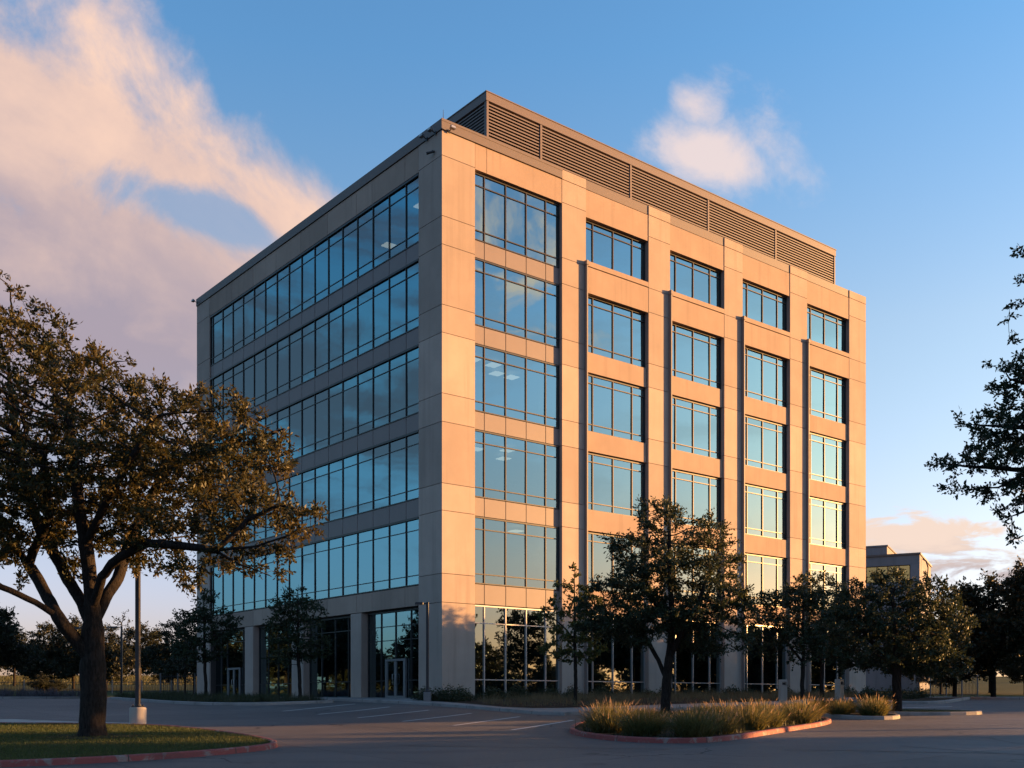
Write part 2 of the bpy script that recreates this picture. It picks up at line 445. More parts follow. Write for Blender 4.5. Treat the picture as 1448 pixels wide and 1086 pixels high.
sc.view_settings.view_transform = 'Standard'; sc.view_settings.look = 'None'; sc.view_settings.gamma = 1; sc.view_settings.exposure = 1.9
sc.render.engine = 'CYCLES'
cy = sc.cycles; cy.use_denoising = True; cy.max_bounces = 6; cy.diffuse_bounces = 3; cy.glossy_bounces = 4; cy.transparent_max_bounces = 12
cy.transmission_bounces = 3; cy.caustics_reflective = False; cy.caustics_refractive = False; cy.sample_clamp_indirect = 4

# ================================================================== terrain sheets
def sheet(name, xs, ys, mat, dz=0.0, kind='structure'):
    vs = [(x, y, prof(y) + dz) for y in ys for x in xs]; n = len(xs)
    fs = [(j * n + i, j * n + i + 1, (j + 1) * n + i + 1, (j + 1) * n + i) for j in range(len(ys) - 1) for i in range(n - 1)]
    me = bpy.data.meshes.new(name); me.from_pydata(vs, [], fs); me.materials.append(mat); me.update()
    return tag(link_mesh(name, me), kind=kind)


YK = [-80] + list(range(0, 100, 2)) + list(range(100, 200, 5)) + [220, 260, 340, 420, 600, 900]
sheet('ground', [-900, -300, -100, -40, 0, 40, 100, 300, 900], YK, M['ground'])


def drape(poly, dz, bm=None):
    """flat polygon cut at the terrain knots and laid dz above the ground"""
    b = bmesh.new()
    b.faces.new([b.verts.new((p[0], p[1], 0)) for p in poly])
    ys = [p[1] for p in poly]
    for k in YK:
        if min(ys) < k < max(ys):
            bmesh.ops.bisect_plane(b, geom=b.verts[:] + b.edges[:] + b.faces[:], plane_co=(0, k, 0), plane_no=(0, 1, 0))
    for v in b.verts: v.co.z = prof(v.co.y) + dz
    bmesh.ops.triangulate(b, faces=[f for f in b.faces if len(f.verts) > 4])
    for f in b.faces:
        if f.normal.z < 0: f.normal_flip()
    vs = [v.co[:] for v in b.verts]; b.verts.index_update()
    fs = [[v.index for v in f.verts] for f in b.faces]; b.free()
    return vs, fs


def patch(name, poly, mat, dz, kind='structure'):
    mb = MB(); mb.add(*drape(poly, dz)); return tag(mb.build(name, mat), kind=kind)


def smooth_poly(p, it=2):
    p = [Vector((q[0], q[1])) for q in p]
    for _ in range(it):
        n = []
        for i in range(len(p)):
            a, b = p[i], p[(i + 1) % len(p)]
            n += [a * .75 + b * .25, a * .25 + b * .75]
        p = n
    return p


def inset(p, dd):
    """ring offset inwards; p counter-clockwise"""
    out = []; n = len(p)
    for i in range(n):
        a, b, c = p[i - 1], p[i], p[(i + 1) % n]
        d1 = (b - a).normalized(); d2 = (c - b).normalized()
        n1 = Vector((-d1.y, d1.x)); n2 = Vector((-d2.y, d2.x)); m = (n1 + n2)
        m = m.normalized() if m.length > 1e-6 else n1
        out.append(b + m * dd / max(.5, m.dot(n1)))
    return out


def area(p): return sum(p[i - 1].x * p[i].y - p[i].x * p[i - 1].y for i in range(len(p))) / 2


def island(poly, kerb_name, kerb_mat_, bed_name, bed_mat, it=2, h=.13, wd=.16, mound=0.0):
    p = smooth_poly(poly, it)
    if area(p) < 0: p.reverse()
    q = []; run = 0.0; jn = set()                                       # kerb stones of about 2.4 m with open joints
    for i in range(len(p)):
        a, b = p[i], p[(i + 1) % len(p)]; L_ = (b - a).length; d_ = (b - a) / max(L_, 1e-6)
        q.append(a); s0 = 0.0
        while run + (L_ - s0) > 2.4 and L_ > .1:
            s0 += 2.4 - run; run = 0.0
            if s0 < .03 or s0 > L_ - .03: continue
            q.append(a + d_ * (s0 - .012)); jn.add(len(q) - 1); q.append(a + d_ * (s0 + .012))
        run += L_ - s0
    rings = [(q, -.04), (inset(q, .015), h - .025), (inset(q, .04), h), (inset(q, wd - .03), h), (inset(q, wd), h - .04)]
    mb = MB(); n = len(q)
    vs = [(e.x, e.y, prof(e.y) + z) for r, z in rings for e in r]
    fs = [(i * n + k, i * n + (k + 1) % n, (i + 1) * n + (k + 1) % n, (i + 1) * n + k) for i in range(len(rings) - 1) for k in range(n)]
    mb.add(vs, fs); ko = tag(mb.build(kerb_name, kerb_mat_), kind='structure')
    ko.data.materials.append(M['joint'])
    for i, f in enumerate(fs):
        if f[0] % n in jn: ko.data.polygons[i].material_index = 1
    inner = inset(p, wd - .05)
    patch(bed_name, inner, bed_mat, h - .03)
    return p


# parking lot and drive
patch('road', [(-120, -60), (140, -60), (140, 70), (70, 84), (40, 88), (-40, 86), (-120, 92)], M['asphalt'], .004)

# ================================================================== the office building
CORNER = (-3.252, 49.3, 0.0)
ROT = math.atan2(.6288, .7776)
BW, BD = 34.67, 28.62
HEAD = [25.25, 21.17, 17.06, 12.95, 8.80]
ob = empty('office_building', CORNER, ROT)
tag(ob, 'six storey tan precast concrete office building with blue mirrored windows and roof louvers', 'building')
JZ = [-.3, 4.56, 5.9, 8.83, 10.1, 12.96, 14.28, 17.1, 18.4, 21.2, 22.52, 25.33, 26.5]
G = .0125
wl = MB(); bk = MB(); w2 = MB(); fr = None


def panR(mb, t0, t1, z0, z1, y=0.0, th=.24): mb.box(t0 + G, t1 - G, y, y + th, z0 + G, z1 - G)
def panL(mb, s0, s1, z0, z1, x=0.0, th=.24): mb.box(x, x + th, s0 + G, s1 - G, z0 + G, z1 - G)


BAYS = [(1.93, 7.45), (9.12, 13.77), (15.50, 20.12), (21.80, 26.38), (28.15, 32.74)]
PIERS = [(0, 1.93), (7.45, 9.12), (13.77, 15.50), (20.12, 21.80), (26.38, 28.15), (32.74, BW)]
for i, (a, b) in enumerate(PIERS):
    wl = MB()
    for z0, z1 in zip(JZ[:-1], JZ[1:]):
        if i == 0: wl.box(-.0, b - G, 0.0, 1.95 - G, z0 + G, z1 - G)        # the corner pier is one L-faced block per lift
        else: panR(wl, a, b, z0, z1, 0.0, .62)
    bk.box(a + .05 if i else .06, b - .05, .06, .5, -.3, 26.48)
    if i: panR(wl, a, b, 26.5, 27.0, -.012, .5)
    wl.build('corner_pier' if i == 0 else 'pier', M['concrete'], ob)
for i, (a, b) in enumerate(BAYS):
    w2 = MB()
    # parapet panel over each bay
    if i == 0:
        panR(w2, a, 2.63, 25.27, 26.5, .012); panR(w2, 2.63, b, 25.27, 26.5, .012)
    else:
        panR(w2, a, b, 25.06, 26.5, .03)
        w2.build('parapet_panel', M['concrete2'], ob)
        w2 = MB(); panR(w2, a, b, 22.54, 22.82, -.01, .5); panR(w2, a, b, 21.15, 22.52, .012, .45); w2.build('spandrel', M['concrete2'], ob)
        for z0, z1 in [(HEAD[k + 2] + .02, HEAD[k + 1] - 3.02) for k in range(3)] + [(4.57, 5.72)]:
            w2 = MB(); panR(w2, a + .17, b - .02, z0, z1, .13, .4); w2.build('spandrel', M['concrete2'], ob)
        w2 = None
    if w2: w2.build('parapet_panel', M['concrete2'], ob)
    bk.box(a + .02, b - .02, .10, .5, 25.3, 26.48)
# left facade
wl = MB(); w2 = MB(); wb = MB()
panL(wl, 26.5, BD, -.3, 4.56); panL(wl, 26.5, BD, 4.56, 5.9)
for z0, z1 in zip(JZ[2:-1], JZ[3:]): panL(wl, 26.5, BD, z0, z1)
MUL = [1.95 + .02 + 1.532 * k - .36 for k in range(1, 17)]             # curtain-wall mullions
edges = [1.95] + [MUL[k] for k in (0, 2, 4, 5, 7, 9, 11, 13, 15)] + [BD - .0]
for a, b in zip([1.95] + [MUL[k] for k in (0, 2, 3, 5, 7, 9, 11, 13)], [MUL[k] for k in (0, 2, 3, 5, 7, 9, 11, 13)] + [26.5]):
    panL(w2, a, b, 25.27, 26.5, .012)
    panL(wb, a, b, 4.53, 5.50, .012, .5)
bk.box(.1, .5, 2.0, 26.5, 25.3, 26.48); bk.box(.08, .5, 26.45, BD - .06, -.3, 26.48); bk.box(.2, .5, 2.0, 26.5, 4.6, 5.45)
wl.build('pier', M['concrete'], ob); w2.build('parapet_panel', M['concrete2'], ob); wb.build('lintel_band', M['concrete2'], ob)
wr = MB(); wr.box(BW - .3, BW - .01, .64, BD - .02, -.3, 26.5); wr.box(.3, BW - .3, BD - .3, BD - .02, -.3, 26.5); wr.build('rear_wall', simple_mat('dimmed_rear_wall', (.075, .078, .085), .5, .4), ob)  # wall coloured dark so sun on it stays out of far window reflections
# ground floor columns on the left
for a, b in ((7.20, 8.27), (13.5, 14.9), (19.95, 21.1)):
    wl = MB(); wl.cbox(-.03, .62, a, b, -.3, 4.50, .02); wl.build('column', M['concrete'], ob)
bk.build('wall_backing', M['joint'], ob)

# copings
cp = MB()
cp.box(-.05, 7.44, -.05, .5, 26.52, 27.0); cp.box(-.05, .5, .5, BD, 26.52, 27.0)
cp.box(-.06, 7.44, -.065, -.05, 26.9, 27.01)
for (a, b) in BAYS[1:]: cp.box(a, b, .035, .5, 26.52, 27.0)
cp.box(BW - .5, BW + .02, .6, BD, 26.52, 27.0); cp.box(.5, BW - .5, BD - .5, BD, 26.52, 27.0)
cp.build('coping', M['coping'], ob)
rf = MB(); rf.box(.5, BW - .32, .5, BD - .32, 26.0, 26.2); rf.build('roof', M['roofing'], ob)

# vertical fins beside the piers
for a in (8.93, 15.30, 21.61, 27.96):
    f = MB(); f.box(a + .07, a + .15, -.2, -.002, -.2, 22.5); o = f.build('vertical_fin', M['fin'], ob)
    c2 = MB(); c2.box(a + .03, a + .17, -.24, -.001, 22.5, 22.72); c2.build('cap', M['fin'], o)

# windows -------------------------------------------------------------
rng = random.Random(5)


def pane_right(mb, a, b, z0, z1, y):
    dx = rng.gauss(0, .0026); dz = rng.gauss(0, .0026)
    o = lambda x, z: y + dx * (x - (a + b) / 2) + dz * (z - (z0 + z1) / 2)
    mb.add([(a, o(a, z0), z0), (b, o(b, z0), z0), (b, o(b, z1), z1), (a, o(a, z1), z1)], [(0, 1, 2, 3)])


def pane_left(mb, a, b, z0, z1, x):
    dy = rng.gauss(0, .0026); dz = rng.gauss(0, .0026)
    o = lambda s, z: x + dy * (s - (a + b) / 2) + dz * (z - (z0 + z1) / 2)
    mb.add([(o(a, z0), a, z0), (o(b, z0), b, z0), (o(b, z1), b, z1), (o(a, z1), a, z1)], [(3, 2, 1, 0)])


def grid_right(a, b, vs, hs, z0, z1, y, label=None, mw=.055, fmat='frame'):
    """framed window: mullions at vs, transoms at hs"""
    fm = MB(); ed = [a] + vs + [b]; zs = [z0] + sorted(hs) + [z1]
    fm.box(a, a + mw, y - .05, y + .05, z0, z1); fm.box(b - mw, b, y - .05, y + .05, z0, z1)
    fm.box(a + mw, b - mw, y - .05, y + .05, z1 - .07, z1); fm.box(a + mw, b - mw, y - .05, y + .05, z0, z0 + .05)
    for v in vs: fm.box(v - mw / 2, v + mw / 2, y - .06, y + .02, z0 + .05, z1 - .07)
    for h in hs:
        for p, q in zip([a + mw] + [v + mw / 2 for v in vs], [v - mw / 2 for v in vs] + [b - mw]):
            fm.box(p, q, y - .045, y + .045, h - .025, h + .025)
    o = fm.build('window', M[fmat], ob)
    g = MB()
    for p, q in zip(ed[:-1], ed[1:]):
        for r, s_ in zip(zs[:-1], zs[1:]): pane_right(g, p, q, r, s_, y)
    g.build('pane', M['glass'], o)
    return o


def grid_left(a, b, vs, hs, z0, z1, x, mw=.045, fmat='frame'):
    fm = MB(); ed = [a] + vs + [b]; zs = [z0] + sorted(hs) + [z1]
    fm.box(x - .05, x + .05, a, a + mw, z0, z1); fm.box(x - .05, x + .05, b - mw, b, z0, z1)
    fm.box(x - .09, x + .05, a + mw, b - mw, z1 - .10, z1); fm.box(x - .05, x + .05, a + mw, b - mw, z0, z0 + .05)
    for v in vs: fm.box(x - .05, x + .02, v - mw / 2, v + mw / 2, z0 + .05, z1 - .10)
    for h in hs:
        for p, q in zip([a + mw] + [v + mw / 2 for v in vs], [v - mw / 2 for v in vs] + [b - mw]):
            fm.box(x - .03, x + .02, p, q, h - .02, h + .02)
    o = fm.build('window', M[fmat], ob)
    g = MB()
    for p, q in zip(ed[:-1], ed[1:]):
        for r, s_ in zip(zs[:-1], zs[1:]): pane_left(g, p, q, r, s_, x)
    g.build('pane', M['glass'], o)
    return o


V1 = [2.63, 3.95, 5.25, 6.53]
for k, h in enumerate(HEAD):
    grid_right(1.93, 7.45, V1, [h - .60, h - 2.75], h - 3.22, h, .24)
    nx = HEAD[k + 1] if k < 4 else 4.58
    sp = MB()
    for p, q in zip([1.93] + V1, V1 + [7.45]): sp.box(p + .02, q - .02, .20, .30, nx + .03, h - 3.25)
    sp.build('spandrel_panel', M['spandrel'], ob)
grid_right(1.93, 7.45, V1, [.98, 3.70], -.1, 4.56, .24, fmat='rail')
for (a, b) in BAYS[1:]:
    vs = [a + .72, a + 2.20, a + 3.64]
    grid_right(a, b, vs, [24.66], 22.83, 25.05, .30)
    a2 = a + .10
    for k in range(4):
        h = HEAD[k + 1] - .02
        grid_right(a2, b, vs, [h - .45, h - 2.6], h - 3.0 + (.0 if k < 3 else -.04), h, .30)
    grid_right(a2, b, vs, [.98], -.1, 4.55, .30, fmat='rail')

for k, h in enumerate(HEAD):
    bot = h - 3.27
    grid_left(1.95, 26.5, MUL, [h - .62, h - 2.79], bot, h, .10)
    if k < 4:
        sp = MB(); nx = HEAD[k + 1]
        for p, q in zip([1.95] + MUL, MUL + [26.5]): sp.box(.08, .16, p + .022, q - .022, nx + .012, bot - .012)
        sp.build('spandrel_panel', M['spandrel'], ob)
# ground floor glazing on the left, set back between columns
grid_left(1.95, 7.2, [3.17, 4.57, 5.91], [.98, 3.0, 3.71], -.1, 4.5, .42, fmat='frame')
grid_left(8.27, 13.5, [9.2, 10.6, 12.1], [.98, 3.71], -.1, 4.5, .42, fmat='frame')
grid_left(14.9, 19.95, [16.1, 17.4, 18.7], [.98, 3.71], -.1, 4.5, .42, fmat='frame')
grid_left(21.1, 26.5, [22.2, 24.6, 25.5], [.98, 3.71], -.1, 4.5, .42, fmat='frame')


M['doormetal'] = simple_mat('door_metal', (.20, .195, .19), .4, .5, .3, .1)


def door(a, b, h):
    x = .34
    f = MB()
    f.box(x - .05, x + .05, a, a + .09, .05, h); f.box(x - .05, x + .05, b - .09, b, 0, h); f.box(x - .05, x + .05, a + .09, b - .09, h - .11, h)
    m = (a + b) / 2
    f.box(x - .04, x + .04, a + .1, m - .01, .03, .22); f.box(x - .04, x + .04, m + .01, b - .1, .03, .22)
    for p in (a + .1, m - .10, m + .01, b - .19): f.box(x - .04, x + .04, p, p + .09, .22, h - .13)
    o = f.build('door', M['doormetal'], ob)
    g = MB(); g.add([(x, a + .19, .22), (x, m - .1, .22), (x, m - .1, h - .12), (x, a + .19, h - .12)], [(3, 2, 1, 0)])
    g.add([(x, m + .1, .22), (x, b - .19, .22), (x, b - .19, h - .12), (x, m + .1, h - .12)], [(3, 2, 1, 0)])
    g.build('pane', M['glass'], o)
    for s_ in (-1, 1):
        q = MB(); q.tube([(x - .05, m + s_ * .14, .8), (x - .11, m + s_ * .14, .8), (x - .11, m + s_ * .14, 1.3), (x - .05, m + s_ * .14, 1.3)], .014, 6)
        q.build('handle', M['rail'], o)


door(3.56, 5.40, 2.06); door(22.5, 24.4, 2.06)

# what shows behind the glass
isl_ = MB()
for h in HEAD: isl_.box(.6, BW - .5, .66, BD - .5, h - 4.02 + .0, h - 3.42)
isl_.build('floor_slab', M['inter'], ob)
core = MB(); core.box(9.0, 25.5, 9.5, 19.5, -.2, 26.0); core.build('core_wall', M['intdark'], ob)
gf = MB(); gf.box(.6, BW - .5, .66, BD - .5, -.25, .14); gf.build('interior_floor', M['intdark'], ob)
ic = MB()
for tx in (1.6, 8.3, 14.6, 21.0, 27.2, 33.0):
    for sy in (1.7, 8.0, 14.3, 20.6, 26.8):
        if 9 < tx < 25.5 and 9.5 < sy < 19.5: continue
        if (tx > 1.7 and sy > 1.8) or (tx, sy) == (8.3, 1.7): ic.tube([(tx, sy + .6, -.1), (tx, sy + .6, 26.0)], .3, 12)
ic.build('interior_column', M['inter'], ob)

em, ent = new_mat('lit_ceiling_panel'); et = NT(ent); ee = et.n('ShaderNodeEmission'); ee.inputs[0].default_value = (1, .88, .68, 1); ee.inputs[1].default_value = .42; et.out(ee.outputs[0])
SP = [(tx, sy, h - .16) for h, q in ((17.06, ((2.9, 1.6), (4.2, 1.6), (5.2, 2.6), (6.2, 2.6), (3.4, 4.0))), (12.95, ((2.8, 1.8), (3.9, 2.6), (5.3, 1.8), (6.3, 3.4))), (8.80, ((5.6, 1.5),))) for tx, sy in q] + [(1.6, 4.2, 25.1), (2.8, 9.2, 25.1)]
for tx, sy, z in SP:
    cl = MB(); cl.box(tx, tx + .6, sy, sy + .6, z, z + .04); cl.build('ceiling_light', em, ob)

# rooftop louver screen ------------------------------------------------
X0, X1, Y0, Y1, ZB, ZT = 4.15, 34.1, 2.0, 22.0, 26.2, 30.63
lv = MB()
n = 24; pitch = (ZT - .42 - ZB) / n
for k in range(n):
    z = ZB + pitch * k
    for side in range(2):
        if side == 0: v = [(X0 + .1, Y0 + .02, z), (X1 - .1, Y0 + .02, z), (X1 - .1, Y0 + .02, z + .075), (X0 + .1, Y0 + .02, z + .075), (X0 + .1, Y0 + .16, z + pitch * .95), (X1 - .1, Y0 + .16, z + pitch * .95)]
        else: v = [(X0 + .02, Y1 - .1, z), (X0 + .02, Y0 + .1, z), (X0 + .02, Y0 + .1, z + .075), (X0 + .02, Y1 - .1, z + .075), (X0 + .16, Y1 - .1, z + pitch * .95), (X0 + .16, Y0 + .1, z + pitch * .95)]
        lv.add(v, [(0, 1, 2, 3), (3, 2, 5, 4)])
ls = lv.build('louver_screen', M['louver'], ob)
b = MB(); b.box(X0 + .2, X1 - .02, Y0 + .2, Y1 - .02, ZB, ZT - .1); b.build('screen_backing', M['screenback'], ls)
fa = MB(); fa.box(X0 - .04, X1 + .04, Y0 - .04, Y1, ZT - .42, ZT); fa.box(X0 - .07, X1 + .07, Y0 - .07, Y1 + .03, ZT, ZT + .05)
fa.build('fascia', M['louver'], ls)
for tx in (X0, 7.76 - .06, 14.42 - .06, 21.04 - .06, 27.59 - .06, X1 - .12):
    p = MB(); p.box(tx, tx + .13, Y0 - .015, Y0 + .19, ZB, ZT - .425); p.build('post', M['louver'], ls)
for sy in (7.0, 13.0, 19.0, Y1 - .13):
    p = MB(); p.box(X0 - .015, X0 + .19, sy, sy + .13, ZB, ZT - .425); p.build('post', M['louver'], ls)


def bw(t_, s_, z):
    return Vector((CORNER[0] + t_ * .7776 - s_ * .6288, CORNER[1] + t_ * .6288 + s_ * .7776, z))


# devices on the parapet ------------------------------------------------
def floodlight(loc, rz, label, group=None):
    o = empty('floodlight', loc, rz); tag(o, label, 'light', group); o.scale = (.75, .62, .75)
    a = MB(); a.tube([(0, .10, 0), (0, -.06, .02), (0, -.22, .08), (0, -.30, .06)], .03, 8); a.box(-.09, .09, .05, .10, -.1, .1); a.build('bracket', M['blackmetal'], o)
    hd = MB(); hd.add([(-.16, -.24, .0), (.16, -.24, .0), (.2, -.5, .02), (-.2, -.5, .02), (-.13, -.24, .13), (.13, -.24, .13), (.18, -.48, .2), (-.18, -.48, .2)],
                      [(3, 2, 1, 0), (4, 5, 6, 7), (0, 1, 5, 4), (1, 2, 6, 5), (2, 3, 7, 6), (3, 0, 4, 7)])
    h_ = hd.build('lamp_head', M['greymetal'], o)
    l = MB(); l.box(-.15, .15, -.512, -.497, .05, .17); l.build('lens', M['rail'], h_)


def camera_dev(loc, rz, label):
    o = empty('security_camera', loc, rz); tag(o, label, 'camera')
    a = MB(); a.tube([(0, .02, 0), (0, -.12, .02), (0, -.16, -.05)], .02, 8); a.box(-.06, .06, 0, .03, -.07, .07); a.build('bracket', M['blackmetal'], o)
    h_ = MB(); h_.tube([(.09, -.08, -.05), (-.12, -.3, -.12)], .055, 10); h_.tube([(-.10, -.28, -.113), (-.16, -.34, -.133)], .065, 10); h_.build('housing', M['blackmetal'], o)


LROT = ROT - R(90)
floodlight(bw(.35, -.12, 26.5), ROT, 'small floodlight bracketed to the right parapet face at the near roof corner')
floodlight(bw(-.12, .45, 26.5), LROT, 'small floodlight on the shaded parapet, nearest the roof corner spike')
floodlight(bw(-.12, 1.15, 26.5), LROT, 'small floodlight on the shaded parapet, farther from the roof corner spike')
floodlight(bw(-.16, BD - .35, 26.66), LROT, 'small pale floodlight on the far left end of the roofline')
camera_dev(bw(0.0, .62, 25.72), LROT, 'dark security camera below the near roof corner on the shaded side')
sp_ = MB(); sp_.tube([(0, 0, 0), (0, 0, .1)], .06, 8); sp_.tube([(0, 0, .08), (0, 0, .62)], [.018, .008], 6)
tag(sp_.build('lightning_rod', M['blackmetal'], loc=bw(.25, .25, 27.0)), 'thin dark lightning rod spiking from the near roof corner', 'lightning rod')

# ================================================================== kerbs, beds, markings
LAWN = [(-5.2, 24.3), (-6.4, 26.4), (-8.2, 29.0), (-10.7, 31.6), (-15.6, 32.5), (-30, 32.5), (-34, 26), (-30, 18.4), (-20, 17.2), (-14, 18.0), (-9.5, 19.5), (-7.0, 21.1), (-5.5, 22.9)]
lawn_poly = island(LAWN, 'red_kerb', M['redkerb'], 'lawn', M['lawnsoil'])
tb = at_y(130, 26.2)
patch('tree_mulch', [(tb.x + math.cos(q * .42) * (1.15 + .22 * math.sin(q * 2.3)), tb.y + math.sin(q * .42) * (1.0 + .2 * math.sin(q * 1.7))) for q in range(15)], M['soil'], .112)
patch('path', [(-22, 33.1), (-16.5, 33.0), (-11.7, 32.6), (-12.0, 34.0), (-14, 34.6), (-17, 36.2), (-22, 36.2)], M['bedpale'], .008)
ISL = [(1.45, 29.0), (2.0, 26.6), (3.1, 25.2), (4.9, 25.2), (7.3, 29.0), (10.2, 33.5), (10.5, 35.5), (8.6, 37.6), (5.8, 39.6), (3.6, 37.2), (2.0, 32.8)]
isl_poly = island(ISL, 'red_kerb', M['redkerb'], 'island_bed', M['soil'])
bed2 = island([(10.9, 37.2), (12.4, 35.4), (13.8, 37.0), (13.2, 40.2), (11.2, 40.4)], 'kerb', M['greykerb'], 'grass_bed', M['soil'])
bed3 = island([(13.9, 38.4), (17.2, 38.8), (17.8, 40.2), (15.2, 41.8), (13.6, 41.0)], 'kerb', M['greykerb'], 'tree_bed', M['lawnsoil'])
WALK = [(-9, 50.9), (-7.2, 48.9), (-4.4, 46.6), (-1.1, 42.6), (1.5, 38.2), (3.1, 39.6), (6.6, 42.4), (12.5, 44.9), (15, 48.2), (20, 55), (27, 66), (31, 74), (27, 76), (14, 66), (-2, 55), (-16, 73), (-22.6, 68), (-14, 57)]
walk_poly = island(WALK, 'kerb', M['greykerb'], 'sidewalk', M['walk'], it=1)
BED = [(-4.6, 48.9), (-2.0, 45.4), (.2, 42.0), (2.6, 42.2), (6.4, 44.6), (12.0, 47.2), (14.0, 50.0), (18.6, 56.5), (25, 66), (24, 68.9), (-3.1, 49.0)]
patch('planting_bed', smooth_poly(BED, 1), M['soil'], .112)
BEDL = [(-7.7, 48.3), (-9.2, 46.6), (-11.3, 45.2), (-14.5, 46.2), (-18.5, 50.6), (-22, 57), (-19.4, 57.6), (-13.4, 52.4), (-9.6, 50.0)]
bedl_poly = island(BEDL, 'kerb', M['greykerb'], 'groundcover_bed', M['soil'])
bedr = island([(16.4, 46.9), (18.6, 46.5), (20.8, 49.2), (24.4, 56), (23, 57.2), (18, 51)], 'kerb', M['greykerb'], 'shrub_bed', M['soil'])
bedr2 = island([(23.2, 53), (30, 50), (44, 56), (40, 64), (27, 63)], 'kerb', M['greykerb'], 'tree_bed', M['lawnsoil'])
bedf = island([(-40, 61), (-31, 60.5), (-26.0, 64), (-27, 69), (-36, 72), (-46, 70)], 'kerb', M['greykerb'], 'shrub_bed', M['soil'])
bedg = island([(-27.5, 73), (-23.4, 73.4), (-22.0, 79), (-27, 81)], 'kerb', M['greykerb'], 'shrub_bed', M['soil'])
mk = MB()
for k in range(6):
    px, py = 0.0 - .63 * 2.85 * k, 30.4 + .78 * 2.85 * k
    a = Vector((px, py)); e = a + Vector((.37, .93)) * 5.6; n_ = Vector((.93, -.37)) * .06
    mk.add(*drape([a - n_, a + n_, e + n_, e - n_], .009))
for a, e in (((14.6, 43.2), (18.5, 44.6)),):
    a = Vector(a); e = Vector(e); n_ = Vector((-.34, .94)) * .07
    mk.add(*drape([a - n_, e - n_, e + n_, a + n_], .009))
tag(mk.build('road_markings', M['white']), kind='structure')
# patched seams and a flush cover in the drive
pt = MB()
for a, e, wd in (((6.0, 23.4), (13.2, 22.0), .045), ((11.2, 21.6), (8.9, 24.5), .03), ((-2.5, 24.5), (3.5, 23.6), .03)):
    a = Vector(a); e = Vector(e); n_ = Vector(((a - e).y, (e - a).x)).normalized() * wd
    pts = [a.lerp(e, k / 8) + n_ * rng.uniform(-2.2, 2.2) for k in range(9)]
    for p, q in zip(pts[:-1], pts[1:]): pt.add(*drape([p - n_, p + n_, q + n_, q - n_][::1], .008))
tag(pt.build('road_seams', simple_mat('tar_seam', (.022, .02, .02), .6)), kind='structure')


# ================================================================== lamps, posts, fences
def lamp_post(loc, h, arm, label, base_r=.0, base_h=.0, square=.0, name='lamp_post', group=None, rz=0.0, pw=.06):
    o = empty(name, loc, rz); tag(o, label, 'lamp post', group)
    z0 = 0
    if base_h:
        b = MB()
        if square: b.cbox(-base_r, base_r, -base_r, base_r, -.2, base_h, .03)
        else: b.lathe([(base_r, -.2), (base_r, base_h - .03), (base_r - .03, base_h)], 28)
        b.build('base', M['polebase'] if not square else M['greymetal'], o); z0 = base_h
        pl = MB(); pl.box(-.15, .15, -.15, .15, z0, z0 + .03); pl.lathe([(.10, z0 + .03), (.10, z0 + .07), (pw + .005, z0 + .12)], 12)
        for sx_ in (-.11, .11):
            for sy_ in (-.11, .11): pl.lathe([(.018, z0 + .03), (.018, z0 + .08)], 6, (sx_, sy_, 0))
        pl.build('base_plate', M['blackmetal'], o)
    p = MB(); p.cbox(-pw, pw, -pw, pw, z0 + (.03 if base_h else -.1), h, .012); p.build('pole', M['blackmetal'], o)
    a = MB(); a.box(min(0, arm * .35), max(0, arm * .35), -.025, .025, h - .09, h - .04); a.build('arm', M['blackmetal'], o)
    s_ = 1 if arm > 0 else -1
    hd = MB()
    x0, x1 = sorted((s_ * abs(arm) * .3, arm))
    hd.cbox(x0, x1, -.16, .16, h - .11, h - .01, .03)
    hh = hd.build('lamp_head', M['blackmetal'], o)
    l = MB(); l.box(x0 + .06, x1 - .06, -.11, .11, h - .125, h - .111); l.build('lens', M['rail'], hh)
    return o


p0 = at_y(195, 31.9)
lamp_post(p0, 7.6, .75, 'tall lamp post on a round pale concrete base behind the left lawn', .245, .60, pw=.065)
p1 = at_y(604.5, 47.3, .1)
lamp_post(p1, 4.42, -.55, 'slim black lamp post standing in front of the sunlit building corner', .17, .42, square=1)
lamp_post(at_y(117, 78), 5.2, -.7, 'distant lamp post seen just left of the oak trunk')
lamp_post(at_y(172, 80), 5.4, -1.05, 'distant lamp post between the oak trunk and the near lamp pole')


def bollard(u, y, label, rz):
    o = empty('bollard_light', at_y(u, y, .1), rz); tag(o, label, 'bollard', 'concrete bollard lights by the walk')
    b = MB(); hw = .13; ht = 1.16
    b.cbox(-hw, hw, -hw, hw, -.25, ht - .22, .012)
    b.box(-hw, -hw + .05, -hw, hw, ht - .22, ht - .10); b.box(hw - .05, hw, -hw, hw, ht - .22, ht - .10)
    b.box(-hw + .05, hw - .05, -.02, hw, ht - .22, ht - .10); b.cbox(-hw, hw, -hw, hw, ht - .10, ht, .012)
    b.build('post', M['polebase'], o)
    l = MB(); l.box(-.07, .07, -.075, -.021, ht - .20, ht - .12); l.build('lamp', M['blackmetal'], o)


bollard(1107, 40.8, 'pale concrete bollard light behind the grasses, the left one of the two', R(10))
bollard(1187, 41.6, 'pale concrete bollard light by the right end of the grasses, catching the sun', R(35))


